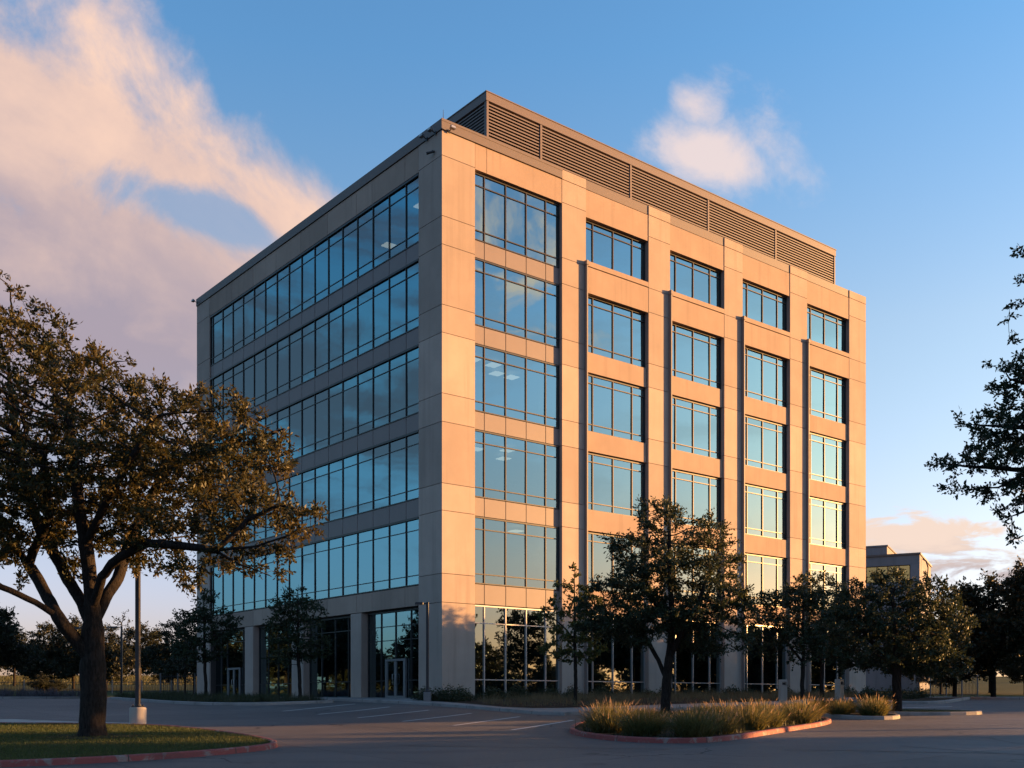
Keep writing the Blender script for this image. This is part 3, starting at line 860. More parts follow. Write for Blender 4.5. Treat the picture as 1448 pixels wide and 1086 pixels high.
def fence(a, b, h, n, label, name='metal_fence', posts=4):
    a = Vector(a); b = Vector(b); dx = (b - a)
    o = empty(name, (a.x, a.y, prof(a.y)), math.atan2(dx.y, dx.x)); tag(o, label, 'fence'); Ln = dx.length
    dz = lambda x: prof(a.y + dx.y * x / Ln) - prof(a.y)
    r_ = MB()
    for k in range(n):
        x = Ln * (k + .5) / n; r_.box(x - .012, x + .012, -.012, .012, dz(x) + .1, dz(x) + h)
    r_.build('pickets', M['blackmetal'], o)
    for zz in (.18, h - .15):
        q = MB(); q.tube([(0, 0, zz), (Ln / 2, 0, zz + dz(Ln / 2)), (Ln, 0, zz + dz(Ln))], .022, 6); q.build('rail', M['blackmetal'], o)
    for k in range(posts + 1):
        x = Ln * k / posts; q = MB(); q.cbox(x - .05, x + .05, -.05, .05, dz(x) - .2, dz(x) + h + .08, .01); q.build('post', M['greymetal'], o)


fence((33.6, 88.6), (39.2, 89.4), 1.75, 44, 'dark picket fence closing the far end of the right drive')
fence((-26.0, 78.5), (-21.5, 80.5), 1.75, 34, 'dark picket fence left of the building beyond the lot')
fence((-62, 104), (-27, 102), 1.2, 120, 'low dark fence along the sunny grass behind the left lot', posts=12)


# ================================================================== the second building, far right
o2 = empty('distant_office_building', (42.24, 110.0, .8), math.atan2(-.45, .893)); tag(o2, 'distant beige office block with a window band, half hidden by trees at right', 'building')
W2, D2 = 20.0, 12.0
b = MB(); Hh = 14.3
b.box(-W2, 0, 0, D2, -1, Hh - 2.75); b.box(-W2, 0, 0, D2, Hh - 1.0, Hh); b.box(-.9, 0, 0, D2, Hh - 2.75, Hh - 1.0); b.box(-W2, -.9, .5, D2 - .3, Hh - 2.75, Hh - 1.0)
b.build('wall', M['dist'], o2)
c2 = MB(); c2.box(-W2, .12, -.12, D2 + .1, Hh, Hh + .2); c2.build('coping', M['coping'], o2)
pb = MB(); pb.box(-W2, -3.4, 1.5, D2 - 2, Hh + .21, Hh + 1.25); pb.box(-W2, -3.3, 1.4, D2 - 2, Hh + 1.26, Hh + 1.4); pb.build('penthouse', M['dist'], o2)
fm = MB(); g = MB()
for k in range(16):
    x = -.95 - 1.1 * k; fm.box(x - .05, x + .05, .15, .3, Hh - 2.73, Hh - 1.02)
    g.add([(x - 1.1, .25, Hh - 2.75), (x, .25, Hh - 2.75), (x, .25, Hh - 1.0), (x - 1.1, .25, Hh - 1.0)], [(0, 1, 2, 3)])
fm.box(-18.5, -.95, .16, .29, Hh - 2.745, Hh - 2.69); fm.box(-18.5, -.95, .16, .29, Hh - 1.06, Hh - 1.005)
wo2 = fm.build('window', M['frame'], o2); g.build('pane', M['glass'], wo2)
ld = MB(); ld.tube([(.1, 2, Hh - .2), (.45, 2, Hh - .5), (.65, 2, Hh - 1.2), (.6, 2, Hh - 2.4)], .08, 8); ld.build('curved_davit', M['blackmetal'], o2)  # curved tube stands for the dark davit hook on the side wall

# ================================================================== vegetation
NPR = np.random.default_rng(11)


def px3(u, v, y):
    return np.array(((u - CXP) / FPX * y, y, (VH - v) / FPX * y))


def cloud(blobs, n, r):
    """attractor points in overlapping soft blobs (x, y, z, rx, ry, rz, weight), clumped"""
    b = np.array(blobs, float); wgt = b[:, 3] * b[:, 4] * b[:, 5] * b[:, 6]; wgt /= wgt.sum()
    idx = r.choice(len(b), n, p=wgt); d_ = r.normal(size=(n, 3)); d_ /= np.linalg.norm(d_, axis=1)[:, None]
    rad = r.random(n) ** (1 / 2.4)
    return b[idx, :3] + d_ * rad[:, None] * b[idx, 3:6]


def grow(paths, attr, step, infl, kill, iters, r, jit=.25, up=0.0, maxn=9000):
    """space colonisation from given limb polylines; returns points and parents"""
    P = []; PA = []
    for path in paths:
        path = [np.array(q, float) for q in path]
        if P:
            A_ = np.array(P); k = int(np.argmin(((A_ - path[0]) ** 2).sum(1)))
        else:
            P.append(path[0]); PA.append(-1); k = 0
        for q in path[1:]:
            while True:
                v = q - P[k]; L_ = np.linalg.norm(v)
                if L_ < step * .6: break
                P.append(P[k] + v / L_ * min(step, L_) + r.normal(size=3) * step * .04); PA.append(k); k = len(P) - 1
    P = list(P); alive = np.ones(len(attr), bool)
    pts = np.array(P)
    best = np.full(len(attr), 1e9); bi = np.zeros(len(attr), int)

    def upd(lo):
        new = np.array(P[lo:])
        if len(new) == 0: return
        for c0 in range(0, len(new), 400):
            d2 = ((attr[:, None, :] - new[None, c0:c0 + 400]) ** 2).sum(2); j = d2.argmin(1); m = d2[np.arange(len(attr)), j]
            bt = m < best; best[bt] = m[bt]; bi[bt] = j[bt] + lo + c0
    upd(0)
    for it in range(iters):
        alive &= best > kill * kill
        act = alive & (best < infl * infl)
        if not act.any() or len(P) > maxn: break
        ids = bi[act]; Pn = np.array(P); v = attr[act] - Pn[ids]; v /= np.linalg.norm(v, axis=1)[:, None] + 1e-9
        acc = np.zeros((len(P), 3)); np.add.at(acc, ids, v)
        lo = len(P)
        for k in np.unique(ids):
            g = acc[k] + r.normal(size=3) * jit; g[2] += up
            g /= np.linalg.norm(g) + 1e-9
            P.append(Pn[k] + g * step); PA.append(int(k))
        upd(lo)
    return np.array(P), np.array(PA)


def radii(P, PA, tip, base, ex=2.3):
    n = len(P); rr = np.zeros(n); ch = np.zeros(n, int)
    for k in range(n):
        if PA[k] >= 0: ch[PA[k]] += 1
    a = np.where(ch == 0, 1.0, 0.0)
    for k in range(n - 1, 0, -1): a[PA[k]] += a[k]
    rr = a ** (1 / ex); s = (base - tip) / max(rr[0] - 1, 1e-6)
    return tip + (rr - 1) * s, ch


def wood(P, PA, rad, mb, min_r=0.0, flare=None):
    n = len(P); kids = [[] for _ in range(n)]
    for k in range(1, n): kids[PA[k]].append(k)
    stack = [(0, -1)]
    while stack:
        k, par = stack.pop()
        chain = [k]
        while kids[chain[-1]]:
            c_ = sorted(kids[chain[-1]], key=lambda q: -rad[q])
            for o in c_[1:]:
                if rad[o] >= min_r: stack.append((o, chain[-1]))
            if rad[c_[0]] < min_r: break
            chain.append(c_[0])
        pts = [P[q] for q in chain]; rs = [rad[q] for q in chain]
        if par >= 0: pts.insert(0, P[par]); rs.insert(0, min(rad[par] * .9, rs[0] * 1.15))
        if len(pts) < 2: continue
        m = max(rs); nn = 14 if m > .12 else 8 if m > .05 else 5 if m > .02 else 3
        mb.tube(pts, rs, nn, cap=False)


def leaf_mesh(name, centers, n_per, spread, size, mat, r, droop=.0, dirs=None, asp=.42):
    c = np.repeat(centers, n_per, axis=0); N = len(c)
    off = r.normal(size=(N, 3)) * spread; c = c + off
    d_ = r.normal(size=(N, 3)); d_[:, 2] = d_[:, 2] * .7 + .15 - droop
    d_ += off / spread * .5
    d_ /= np.linalg.norm(d_, axis=1)[:, None]
    u = np.cross(d_, r.normal(size=(N, 3))); u /= np.linalg.norm(u, axis=1)[:, None] + 1e-9
    nr = np.cross(d_, u)
    L_ = size * r.uniform(.6, 1.3, N)[:, None]; W_ = L_ * asp * .5
    v = np.empty((N, 4, 3)); v[:, 0] = c; v[:, 1] = c + d_ * L_ * .5 + u * W_ + nr * W_ * .25; v[:, 2] = c + d_ * L_; v[:, 3] = c + d_ * L_ * .5 - u * W_ + nr * W_ * .25
    return quads(name, v.reshape(-1, 3), mat)


def sprigs(name, nodes, dirs, n_leaf, length, size, mat, r, asp=.42):
    """leaves set along short twigs that leave each node outwards"""
    ns = max(2, n_leaf // 9); per = max(3, n_leaf // ns)
    b = np.repeat(nodes, ns, 0); d_ = np.repeat(dirs, ns, 0) + r.normal(size=(len(b), 3)) * .75; d_[:, 2] *= .75; d_[:, 2] += .1
    d_ /= np.linalg.norm(d_, axis=1)[:, None]; Ls = length * r.uniform(.6, 1.25, len(b))
    b = np.repeat(b, per, 0); d_ = np.repeat(d_, per, 0); Ls = np.repeat(Ls, per); N = len(b)
    f = np.tile((np.arange(per) + .6) / per, N // per)
    c = b + d_ * (Ls * f)[:, None] + r.normal(size=(N, 3)) * size * .15
    l = d_ * .8 + r.normal(size=(N, 3)) * .62; l /= np.linalg.norm(l, axis=1)[:, None]
    u = np.cross(l, r.normal(size=(N, 3))); u /= np.linalg.norm(u, axis=1)[:, None] + 1e-9; nr = np.cross(l, u)
    L_ = size * r.uniform(.65, 1.25, N)[:, None]; W_ = L_ * asp * .5
    v = np.empty((N, 4, 3)); v[:, 0] = c; v[:, 1] = c + l * L_ * .5 + u * W_ + nr * W_ * .3; v[:, 2] = c + l * L_; v[:, 3] = c + l * L_ * .5 - u * W_ + nr * W_ * .3
    return quads(name, v.reshape(-1, 3), mat)


def quads(name, v, mat):
    me = bpy.data.meshes.new(name); nv = len(v); nf = nv // 4
    me.vertices.add(nv); me.vertices.foreach_set('co', v.astype(np.float32).ravel())
    me.loops.add(nv); me.loops.foreach_set('vertex_index', np.arange(nv, dtype=np.int32))
    me.polygons.add(nf); me.polygons.foreach_set('loop_start', np.arange(0, nv, 4, dtype=np.int32)); me.polygons.foreach_set('loop_total', np.full(nf, 4, dtype=np.int32))
    me.materials.append(mat); me.update(); me.validate()
    return me


def tree(name, label, base, paths, blobs, n_attr, step, infl, kill, trunk_r, n_leaf, spread, leaf, lmat, seed, tip=.006, leaf_r=.022, iters=120, ex=2.3, group=None, flare=1.5, asp=.42, keep=1.0, droop=0.0, clump=1.0, con=.7, off_=.62):
    """paths and blobs are given relative to base"""
    r = np.random.default_rng(seed)
    at_ = cloud(blobs, n_attr, r)
    P, PA = grow(paths, at_, step, infl, kill, iters, r)
    rad, ch = radii(P, PA, tip, trunk_r, ex)
    for k in range(len(P)):                                             # root flare
        h = P[k][2]
        if rad[k] > trunk_r * .55 and h < .6: rad[k] *= 1 + (flare - 1) * max(0, 1 - (h + .15) / .55) ** 2
    o = empty(name, base); tag(o, label, 'tree', group)
    mb = MB(); wood(P, PA, rad, mb, tip * .9); mb.build('trunk', M['bark'], o)
    dd = P - P[np.maximum(PA, 0)]; dd /= np.linalg.norm(dd, axis=1)[:, None] + 1e-9
    sel = rad < leaf_r; lc = P[sel]; ld = dd[sel]
    if clump:                                                           # leaf clumps with gaps between them
        kk = r.normal(size=(7, 3)); kk *= (r.uniform(3.0, 7.5, 7) / np.linalg.norm(kk, axis=1))[:, None] / clump
        nz = np.sin(lc @ kk.T + r.uniform(0, 6.28, 7)).sum(1) / 7 ** .5
        sel = r.random(len(lc)) < np.clip(off_ + con * nz, .02, 1); lc = lc[sel]; ld = ld[sel]
    me = sprigs('crown', lc, ld, n_leaf, spread * 2.3, leaf, lmat, r, asp)
    link_mesh('crown', me, o)
    return o


def rel(base, *pts):
    b = np.array(base); return [px3(*p) - b for p in pts]


def blob(base, u, v, y, ru, rv, ry, w_=1.0):
    p = px3(u, v, y) - np.array(base); s = y / FPX
    return (*p, ru * s, ry, rv * s, w_)


# --- big oak on the left lawn
B = np.array(at_y(130, 26.2, .02)); Y0_ = 26.2
oak_paths = [
    rel(B, (130, 1052, Y0_), (131, 1020, Y0_), (133, 980, Y0_), (131, 940, Y0_), (131, 905, Y0_), (132, 870, Y0_), (128, 825, 26.0), (121, 770, 25.7), (112, 715, 25.4), (104, 650, 25.2), (95, 580, 25.2)),
    rel(B, (129, 935, Y0_), (108, 905, 26.0), (80, 872, 25.6), (45, 848, 25.2), (0, 829, 24.8), (-50, 800, 24.4), (-110, 760, 24)),
    rel(B, (80, 872, 25.6), (62, 835, 26.2), (38, 795, 26.8), (12, 757, 27.4), (-20, 700, 28)),
    rel(B, (131, 890, Y0_), (116, 850, 26.8), (88, 805, 27.4), (60, 758, 28.0), (38, 700, 28.4), (22, 620, 28.8), (12, 520, 28.8)),
    rel(B, (132, 880, Y0_), (150, 845, 26.6), (168, 815, 27.2), (182, 770, 27.8), (205, 720, 28.4), (235, 660, 28.8), (260, 610, 29)),
    rel(B, (132, 865, Y0_), (145, 815, 25.6), (172, 785, 25.0), (210, 768, 24.5), (255, 771, 24.0), (310, 779, 23.7), (365, 772, 23.5), (410, 756, 23.4)),
    rel(B, (310, 779, 23.7), (345, 800, 23.4), (385, 815, 23.2)), rel(B, (310, 779, 23.7), (350, 735, 23.8), (400, 712, 23.8), (440, 725, 23.8)), rel(B, (235, 660, 28.8), (300, 640, 27.5), (360, 625, 26.5), (405, 605, 26)),
    rel(B, (121, 770, 25.7), (150, 710, 24.8), (185, 650, 24.2), (220, 590, 24)),
    rel(B, (38, 795, 26.8), (70, 730, 26.2), (60, 640, 25.6)),
]
bl = [blob(B, *q) for q in ((40, 500, 26, 80, 55, 2.2), (20, 430, 26, 34, 40, 1.2), (-30, 560, 26, 120, 140, 3.5), (55, 455, 26, 42, 26, 1.2), (90, 520, 26, 62, 48, 2.4), (150, 545, 26, 70, 45, 2.6),
                            (60, 600, 26, 130, 75, 3.8), (190, 590, 26, 95, 62, 3.2), (285, 590, 25.5, 75, 42, 2.2), (355, 588, 25, 42, 20, 1.2), (310, 640, 25.5, 100, 55, 2.6), (240, 665, 26, 130, 60, 3.2),
                            (375, 668, 25, 55, 26, 1.4), (350, 715, 24.5, 75, 40, 2.0), (412, 735, 24, 42, 26, 1.0), (440, 742, 23.4, 18, 12, .5, 2), (270, 740, 25, 100, 40, 2.4), (120, 680, 26, 150, 70, 3.6), (-20, 690, 26, 120, 90, 3.2),
                            (30, 765, 26, 100, 34, 2.2, .5), (380, 790, 24, 46, 24, 1.0), (305, 805, 24, 50, 22, 1.2), (225, 790, 25, 60, 26, 1.6, .5), (290, 838, 24, 22, 14, .6), (360, 805, 23.4, 50, 22, 1.2, 2), (400, 718, 23.8, 46, 24, 1.2, 2), (430, 735, 23.6, 24, 20, .9, 2.5), (385, 608, 26, 36, 18, .9, 2), (250, 800, 24, 60, 26, 1.4, .8), (335, 770, 24, 70, 30, 1.4), (425, 760, 23.6, 26, 16, .7), (400, 790, 24, 40, 18, .8), (150, 760, 27, 90, 30, 1.6, .5), (180, 800, 28, 60, 20, 1.2, .4), (240, 700, 28.5, 80, 60, 1.4), (60, 700, 29, 100, 80, 1.4))]
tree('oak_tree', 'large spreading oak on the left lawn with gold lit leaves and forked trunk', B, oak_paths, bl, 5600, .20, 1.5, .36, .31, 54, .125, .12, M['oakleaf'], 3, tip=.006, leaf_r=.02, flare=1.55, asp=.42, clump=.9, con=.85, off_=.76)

# --- tree on the central island
B = np.array(at_y(941, 38.0, .08)); y = 38.0
bl = [blob(B, *q) for q in ((935, 735, y, 44, 26, 1.4), (990, 760, y, 48, 26, 1.4), (895, 775, y, 42, 26, 1.4), (1020, 790, y, 30, 30, 1.2), (945, 800, y, 80, 34, 2.2), (885, 838, y, 66, 26, 1.9), (1000, 845, y, 60, 34, 2.0), (842, 860, y, 34, 16, 1.2),
                            (1042, 872, y, 34, 40, 1.3), (940, 872, y, 110, 24, 2.4), (868, 888, y, 60, 16, 1.6), (1010, 908, y, 46, 20, 1.3), (915, 905, y, 40, 14, 1.2), (930, 714, y, 26, 16, .7), (1005, 735, y, 20, 14, .6))]
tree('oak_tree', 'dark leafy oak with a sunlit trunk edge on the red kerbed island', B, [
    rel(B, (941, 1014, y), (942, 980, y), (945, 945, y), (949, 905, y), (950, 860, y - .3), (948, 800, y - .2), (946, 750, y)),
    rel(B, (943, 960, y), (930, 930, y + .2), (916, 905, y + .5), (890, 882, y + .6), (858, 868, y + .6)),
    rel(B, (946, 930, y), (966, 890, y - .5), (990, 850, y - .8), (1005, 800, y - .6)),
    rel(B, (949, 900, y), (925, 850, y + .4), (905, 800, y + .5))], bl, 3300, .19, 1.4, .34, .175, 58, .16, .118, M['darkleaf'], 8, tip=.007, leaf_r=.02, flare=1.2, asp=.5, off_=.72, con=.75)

# --- sapling in the bed before the facade
B = np.array(at_y(813, 43.6, .05)); y = 43.6
bl = [blob(B, *q) for q in ((812, 806, y, 16, 16, .4), (808, 846, y, 32, 26, .8), (783, 872, y, 30, 14, .7), (815, 888, y, 44, 22, 1.1), (812, 920, y, 54, 18, 1.1), (836, 858, y, 26, 20, .8))]
tree('young_tree', 'slender sapling with sparse leaves before the bright facade corner bay', B, [rel(B, (813, 1008, y), (814, 960, y), (813, 920, y), (813, 870, y), (812, 800, y)), rel(B, (813, 905, y), (795, 885, y), (775, 868, y))], bl, 560, .15, 1.3, .28, .075, 26, .10, .13, M['yleaf'], 21, tip=.006, leaf_r=.02, flare=1.1, asp=.55, off_=.9, con=.4)

# --- dark oak right of the building
B = np.array(at_y(1268, 39.8, .08)); y = 39.8
bl = [blob(B, *q) for q in ((1262, 825, y, 42, 26, 1.4), (1215, 850, y, 45, 30, 1.6), (1310, 845, y, 42, 34, 1.5), (1265, 865, y, 85, 42, 2.4), (1205, 885, y, 50, 40, 1.8), (1325, 890, y, 45, 45, 1.8), (1265, 915, y, 100, 36, 2.5), (1330, 935, y, 40, 26, 1.3), (1200, 925, y, 40, 24, 1.3))]
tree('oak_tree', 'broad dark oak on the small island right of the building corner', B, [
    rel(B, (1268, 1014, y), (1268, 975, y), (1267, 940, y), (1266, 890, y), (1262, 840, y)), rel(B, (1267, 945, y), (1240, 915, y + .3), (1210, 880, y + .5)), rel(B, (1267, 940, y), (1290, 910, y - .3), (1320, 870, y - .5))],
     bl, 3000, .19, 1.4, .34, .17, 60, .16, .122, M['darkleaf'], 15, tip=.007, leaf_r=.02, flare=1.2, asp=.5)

# --- two trees before the right bays
for (u, yy_, seed, lab, bb) in ((1135, 50.0, 31, 'upright tree before the last facade bays, left of the broad dark oak', ((1135, 830, 40, 22), (1105, 860, 50, 32), (1150, 870, 55, 40), (1090, 890, 45, 30), (1130, 910, 75, 30), (1170, 900, 40, 36))),
                                (1163, 54.0, 37, 'thin trunked tree before the far right facade corner', ((1165, 840, 36, 26), (1185, 865, 44, 30), (1150, 880, 44, 30), (1175, 905, 55, 26)))):
    B = np.array(at_y(u, yy_, .05)); y = yy_
    tree('young_tree', lab, B, [rel(B, (u, 995, y), (u - 1, 960, y), (u + 1, 920, y), (u, 880, y), (u, 830, y)), rel(B, (u, 935, y), (u - 25, 905, y + .3), (u - 40, 885, y + .4))], [blob(B, a, b_, y, c_, d_, 1.6) for a, b_, c_, d_ in bb],
         1300, .22, 1.5, .38, .10, 34, .2, .16, M['darkleaf'], seed, tip=.007, leaf_r=.02, flare=1.1, asp=.5)

# --- small trees in the left bed
for (u, yy_, seed, lab, bb) in ((291, 54.5, 41, 'small dark tree before the left end of the shaded facade', ((290, 860, 26, 22), (270, 880, 26, 22), (305, 890, 34, 26), (280, 915, 40, 26), (320, 880, 18, 18))),
                                (424, 49.2, 43, 'small dark tree before the middle of the shaded facade', ((420, 845, 22, 22), (400, 870, 24, 24), (435, 875, 26, 26), (415, 900, 40, 28), (440, 915, 30, 22), (405, 925, 28, 20)))):
    B = np.array(at_y(u, yy_, .05)); y = yy_
    tree('young_tree', lab, B, [rel(B, (u, 1000, y), (u, 970, y), (u - 2, 930, y), (u - 2, 880, y), (u - 3, 835, y))], [blob(B, a, b_, y, c_, d_, 1.1) for a, b_, c_, d_ in bb],
         800, .2, 1.4, .33, .085, 40, .18, .15, M['darkleaf'], seed, tip=.007, leaf_r=.02, flare=1.1, asp=.5)

# --- near tree at the right edge, only its branch ends in the picture
B = np.array((13.6, 16.6, prof(16.6))); y = 16.6
bl = [blob(B, *q) for q in ((1420, 640, y, 66, 42, .7), (1360, 660, y, 50, 15, .4), (1322, 655, y, 26, 8, .2), (1365, 690, y, 44, 12, .35), (1395, 595, y, 38, 20, .5), (1352, 600, y, 26, 8, .2), (1430, 700, y, 46, 28, .6), (1355, 690, y, 24, 7, .2), (1425, 540, y, 36, 26, .5), (1398, 515, y, 16, 8, .2), (1440, 490, y, 28, 10, .3), (1425, 435, y, 26, 5, .2),
                            (1445, 395, y, 22, 5, .2), (1440, 358, y, 26, 3, .2), (1435, 755, y, 14, 12, .3), (1500, 600, y, 90, 130, 1.4), (1600, 520, y, 130, 190, 2.2), (1780, 480, y, 160, 220, 2.6), (1540, 440, y, 80, 90, 1.2), (1760, 330, y, 200, 100, 2.6), (1950, 520, y, 130, 180, 2.4))]
S_ = y / FPX
tree('oak_tree', 'near tree whose dark branch ends reach in from the right edge', B, [
    [np.array((0, 0, -.05)), np.array((0, 0, 1.2)), np.array((-.05, 0, 2.4)), np.array((.05, .05, 3.6)), np.array((.0, .1, 5.0)), np.array((-.1, .0, 6.4))],
    [np.array((0, 0, 2.0))] + rel(B, (1760, 760, y), (1640, 700, y), (1540, 680, y), (1460, 665, y), (1400, 662, y), (1320, 655, y)),
    [np.array((-.05, 0, 2.6))] + rel(B, (1740, 660, y + .3), (1640, 590, y), (1540, 560, y), (1470, 548, y), (1425, 535, y)),
    [np.array((.0, 0, 3.6))] + rel(B, (1780, 560, y + .4), (1680, 470, y + .2), (1560, 420, y), (1490, 400, y), (1445, 395, y)),
    rel(B, (1540, 560, y), (1480, 600, y), (1430, 605, y), (1360, 600, y)), rel(B, (1540, 680, y), (1480, 715, y), (1430, 730, y), (1432, 758, y)),
    rel(B, (1490, 400, y), (1465, 430, y), (1425, 435, y)), rel(B, (1490, 400, y), (1470, 365, y), (1440, 357, y)), rel(B, (1460, 665, y), (1410, 690, y), (1350, 692, y))],
     [q[:6] + ((5.0,) if i_ < 17 else (1.0,)) for i_, q in enumerate(bl)], 6500, .12, .9, .17, .26, 36, .06, .068, M['darkleaf'], 52, tip=.004, leaf_r=.013, flare=1.3, asp=.5, ex=2.5, clump=.6, off_=1.15, con=.4)

# --- background and off-side trees: three shapes copied with their parts
def free_tree(name, label, h, wd, trunk_h, trunk_r, seed, n_attr, n_leaf, leaf, spread, mat, narrow=False):
    r = random.Random(seed); bl = []
    for k in range(9):
        f = r.random(); a = r.uniform(0, 6.28); zz = trunk_h + (h - trunk_h) * (.12 + .76 * f); rr = wd * .5 * (.62 if f < .65 else .35) * r.uniform(.5, 1)
        q = wd * (.26 if f < .7 else .18)
        bl.append((rr * math.cos(a), rr * math.sin(a), zz, q, q, (h - trunk_h) * .2, 1.0))
    bl.append((0, 0, h - (h - trunk_h) * .2, wd * .2, wd * .2, (h - trunk_h) * .2, 1.0))
    return tree(name, label, (0, 0, 0), [[np.array((0, 0, -.3)), np.array((.05, 0, trunk_h)), np.array((0, .05, h * .6)), np.array((.05, 0, h * .85))]], bl, n_attr, h * .032, h * .28, h * .055, trunk_r, n_leaf, spread, leaf, mat, seed, tip=.01, leaf_r=.03, flare=1.2, asp=.55)


P1 = free_tree('background_tree', 'round', 7.6, 8.2, 1.3, .17, 61, 1700, 46, .23, .27, M['backleaf'])
P2 = free_tree('background_tree', 'ragged', 8.4, 7.4, 1.5, .16, 67, 1700, 46, .22, .27, M['backleaf'])
P3 = free_tree('background_tree', 'thin', 6.0, 2.4, 1.2, .07, 71, 380, 9, .16, .14, M['backleaf'])
P4 = free_tree('unseen_shade_tree', 'high', 8.0, 6.0, 3.9, .15, 83, 1100, 40, .22, .25, M['backleaf'])  # unseen tree added for its shade, low sun passes under the crown
used = set()


def put(proto, x, y_, s_, rz, label, group=None, zs=1.0):
    o = proto if proto.name not in used else copy_tree(proto)
    used.add(proto.name)
    o.location = (x, y_, prof(y_) - .03); o.scale = (s_, s_, s_ * zs); o.rotation_euler = (0, 0, rz); o['label'] = label
    if group: o['group'] = group
    elif 'group' in o: del o['group']
    return o


GL = 'trees beyond the left lot'; GR = 'dark trees at the far right'; GS = 'row of trees along the drive on the sun side'
Q = lambda u, yq: ((u - CXP) / FPX * yq)
put(P1, Q(-5, 68), 68, .78, .4, 'nearer dark tree at the left picture edge beyond the lot', GL)
put(P2, Q(62, 112), 112, .88, 1.9, 'round dark tree beyond the sunny grass, second from the left edge', GL)
put(P1, Q(104, 118), 118, .98, 2.6, 'round dark tree beyond the sunny grass, just left of the oak trunk', GL)
put(P2, Q(150, 114), 114, .86, 3.8, 'dark tree directly behind the big oak trunk', GL)
put(P1, Q(198, 120), 120, .9, 5.0, 'dark tree behind the near lamp pole', GL)
put(P2, Q(243, 112), 112, .9, .7, 'dark tree behind the left picket fence panels', GL)
put(P1, Q(275, 100), 100, .72, 3.0, 'dark tree just left of the building edge', GL)
put(P1, Q(20, 126), 126, .85, 1.1, 'dark tree low behind the nearer tree at the left edge', GL)
put(P3, Q(171, 92), 92, 1.25, .5, 'thin open young tree rising above the left tree line')
put(P3, Q(262, 72), 72, .95, 2.2, 'thin open young tree left of the small facade tree')
for i, (u, yq, s_, z_) in enumerate(((62, 88, .3, .8), (80, 90, .26, .7))):
    put(P1, Q(u, yq), yq, s_, 1.3 * i, ('rounded sunlit bush left of the oak, the larger one', 'small golden bush left of the oak, beside the larger one')[i], None, z_)
put(P2, Q(1350, 62), 62, .80, .3, 'dark tree right of the broad oak, over the end of the drive', GR)
put(P1, Q(1405, 60), 60, .86, 1.4, 'dark tree at the far right over the right bed, inner one', GR)
put(P1, Q(1455, 56), 56, .92, 2.2, 'dark tree cut off by the right picture edge', GR)
put(P2, Q(1330, 100), 100, .8, 4.2, 'dark tree behind the far picket fence', GR)
put(P1, Q(1270, 96), 96, .8, 5.2, 'dark tree between the building corner and the far fence', GR)
put(P1, Q(1400, 104), 104, .85, .9, 'distant dark tree low behind the right bed', GR)
put(P2, Q(1450, 98), 98, .9, 2.9, 'distant dark tree at the right edge behind the bed', GR)
k = 0
for (x, y_, s_, kind) in ((46, 13, 1.15, 0), (50, 21, 1.25, 1), (44, 27, 1.05, 0), (53, 33, 1.3, 0), (29.5, 34.6, 1.0, 2), (56, 53, 1.25, 0), (63, 60.5, 1.3, 1), (58, 63.5, 1.2, 0), (66, 70, 1.35, 0), (64, 79, 1.25, 1), (72, 87, 1.35, 0), (70, 96, 1.3, 1), (78, 104, 1.3, 0), (43, 5, 1.1, 1), (70, 30, 1.4, 1), (74, 60, 1.5, 0), (80, 68, 1.5, 1), (72, 76, 1.35, 0), (82, 83, 1.4, 1), (48, -4, 1.2, 0)):
    put((P1, P2, P4)[kind], x, y_, s_, 1.7 * k, 'unseen dark tree along the drive on the sun side', GS, 1.0); k += 1
for k in range(15):
    put((P1, P2)[k % 2], 104 + 7 * (k % 3), -8 + 8.2 * k, (.92 + .08 * (k % 3)), 1.3 * k, 'dark tree of the far row beyond the sun side drive', 'far row of trees on the sun side', 1.0)
k = 0
for (x, y_, s_) in ((-62, 84, 1.0), (-66, 92, 1.1), (-60, 98, 1.0), (-70, 104, 1.2), (-78, 88, 1.2), (-42, 62, 1.0), (-52, 54, 1.1), (-60, 66, 1.1), (-48, 72, 1.0), (-66, 78, 1.2), (-70, 50, 1.2), (-58, 42, 1.1)):
    put((P1, P2)[k % 2], x, y_, s_, 2.1 * k, 'dark tree beyond the left side of the lot', 'trees beside the lot left of the picture', 1.0); k += 1


# --- shrubs -----------------------------------------------------------
def bush_mesh(name, r_, n, size, mat, w_, h_):
    d_ = r_.normal(size=(n, 3)); d_ /= np.linalg.norm(d_, axis=1)[:, None]; d_[:, 2] = np.abs(d_[:, 2])
    lump = 1 + .22 * np.sin(d_[:, 0] * 5.1 + 1) * np.cos(d_[:, 1] * 4.3) + .12 * np.sin(d_[:, 2] * 9)
    c = d_ * (r_.random(n)[:, None] ** .45) * lump[:, None] * np.array((w_, w_, h_))
    return leaf_mesh(name, c, 1, .03, size, mat, r_, asp=.5)


RB = np.random.default_rng(77)
bm_ = [bush_mesh('leaves', RB, 1500, .11, M['shrubleaf'], .75, .72), bush_mesh('leaves', RB, 1500, .12, M['shrubleaf'], .85, .6)]
ORD = ['first', 'second', 'third', 'fourth', 'fifth', 'sixth', 'seventh', 'eighth', 'ninth', 'tenth', 'eleventh', 'twelfth', 'thirteenth', 'fourteenth', 'fifteenth', 'sixteenth', 'seventeenth', 'eighteenth', 'nineteenth', 'twentieth',
       'twenty-first', 'twenty-second', 'twenty-third', 'twenty-fourth', 'twenty-fifth']


def bush(i, x, y_, s_, label, group, zoff=.1):
    o = link_mesh('shrub', bm_[i % 2], None, (x, y_, prof(y_) + zoff), rng.uniform(0, 6)); o.scale = (s_, s_, s_ * rng.uniform(.85, 1.15)); tag(o, label, 'shrub', group)


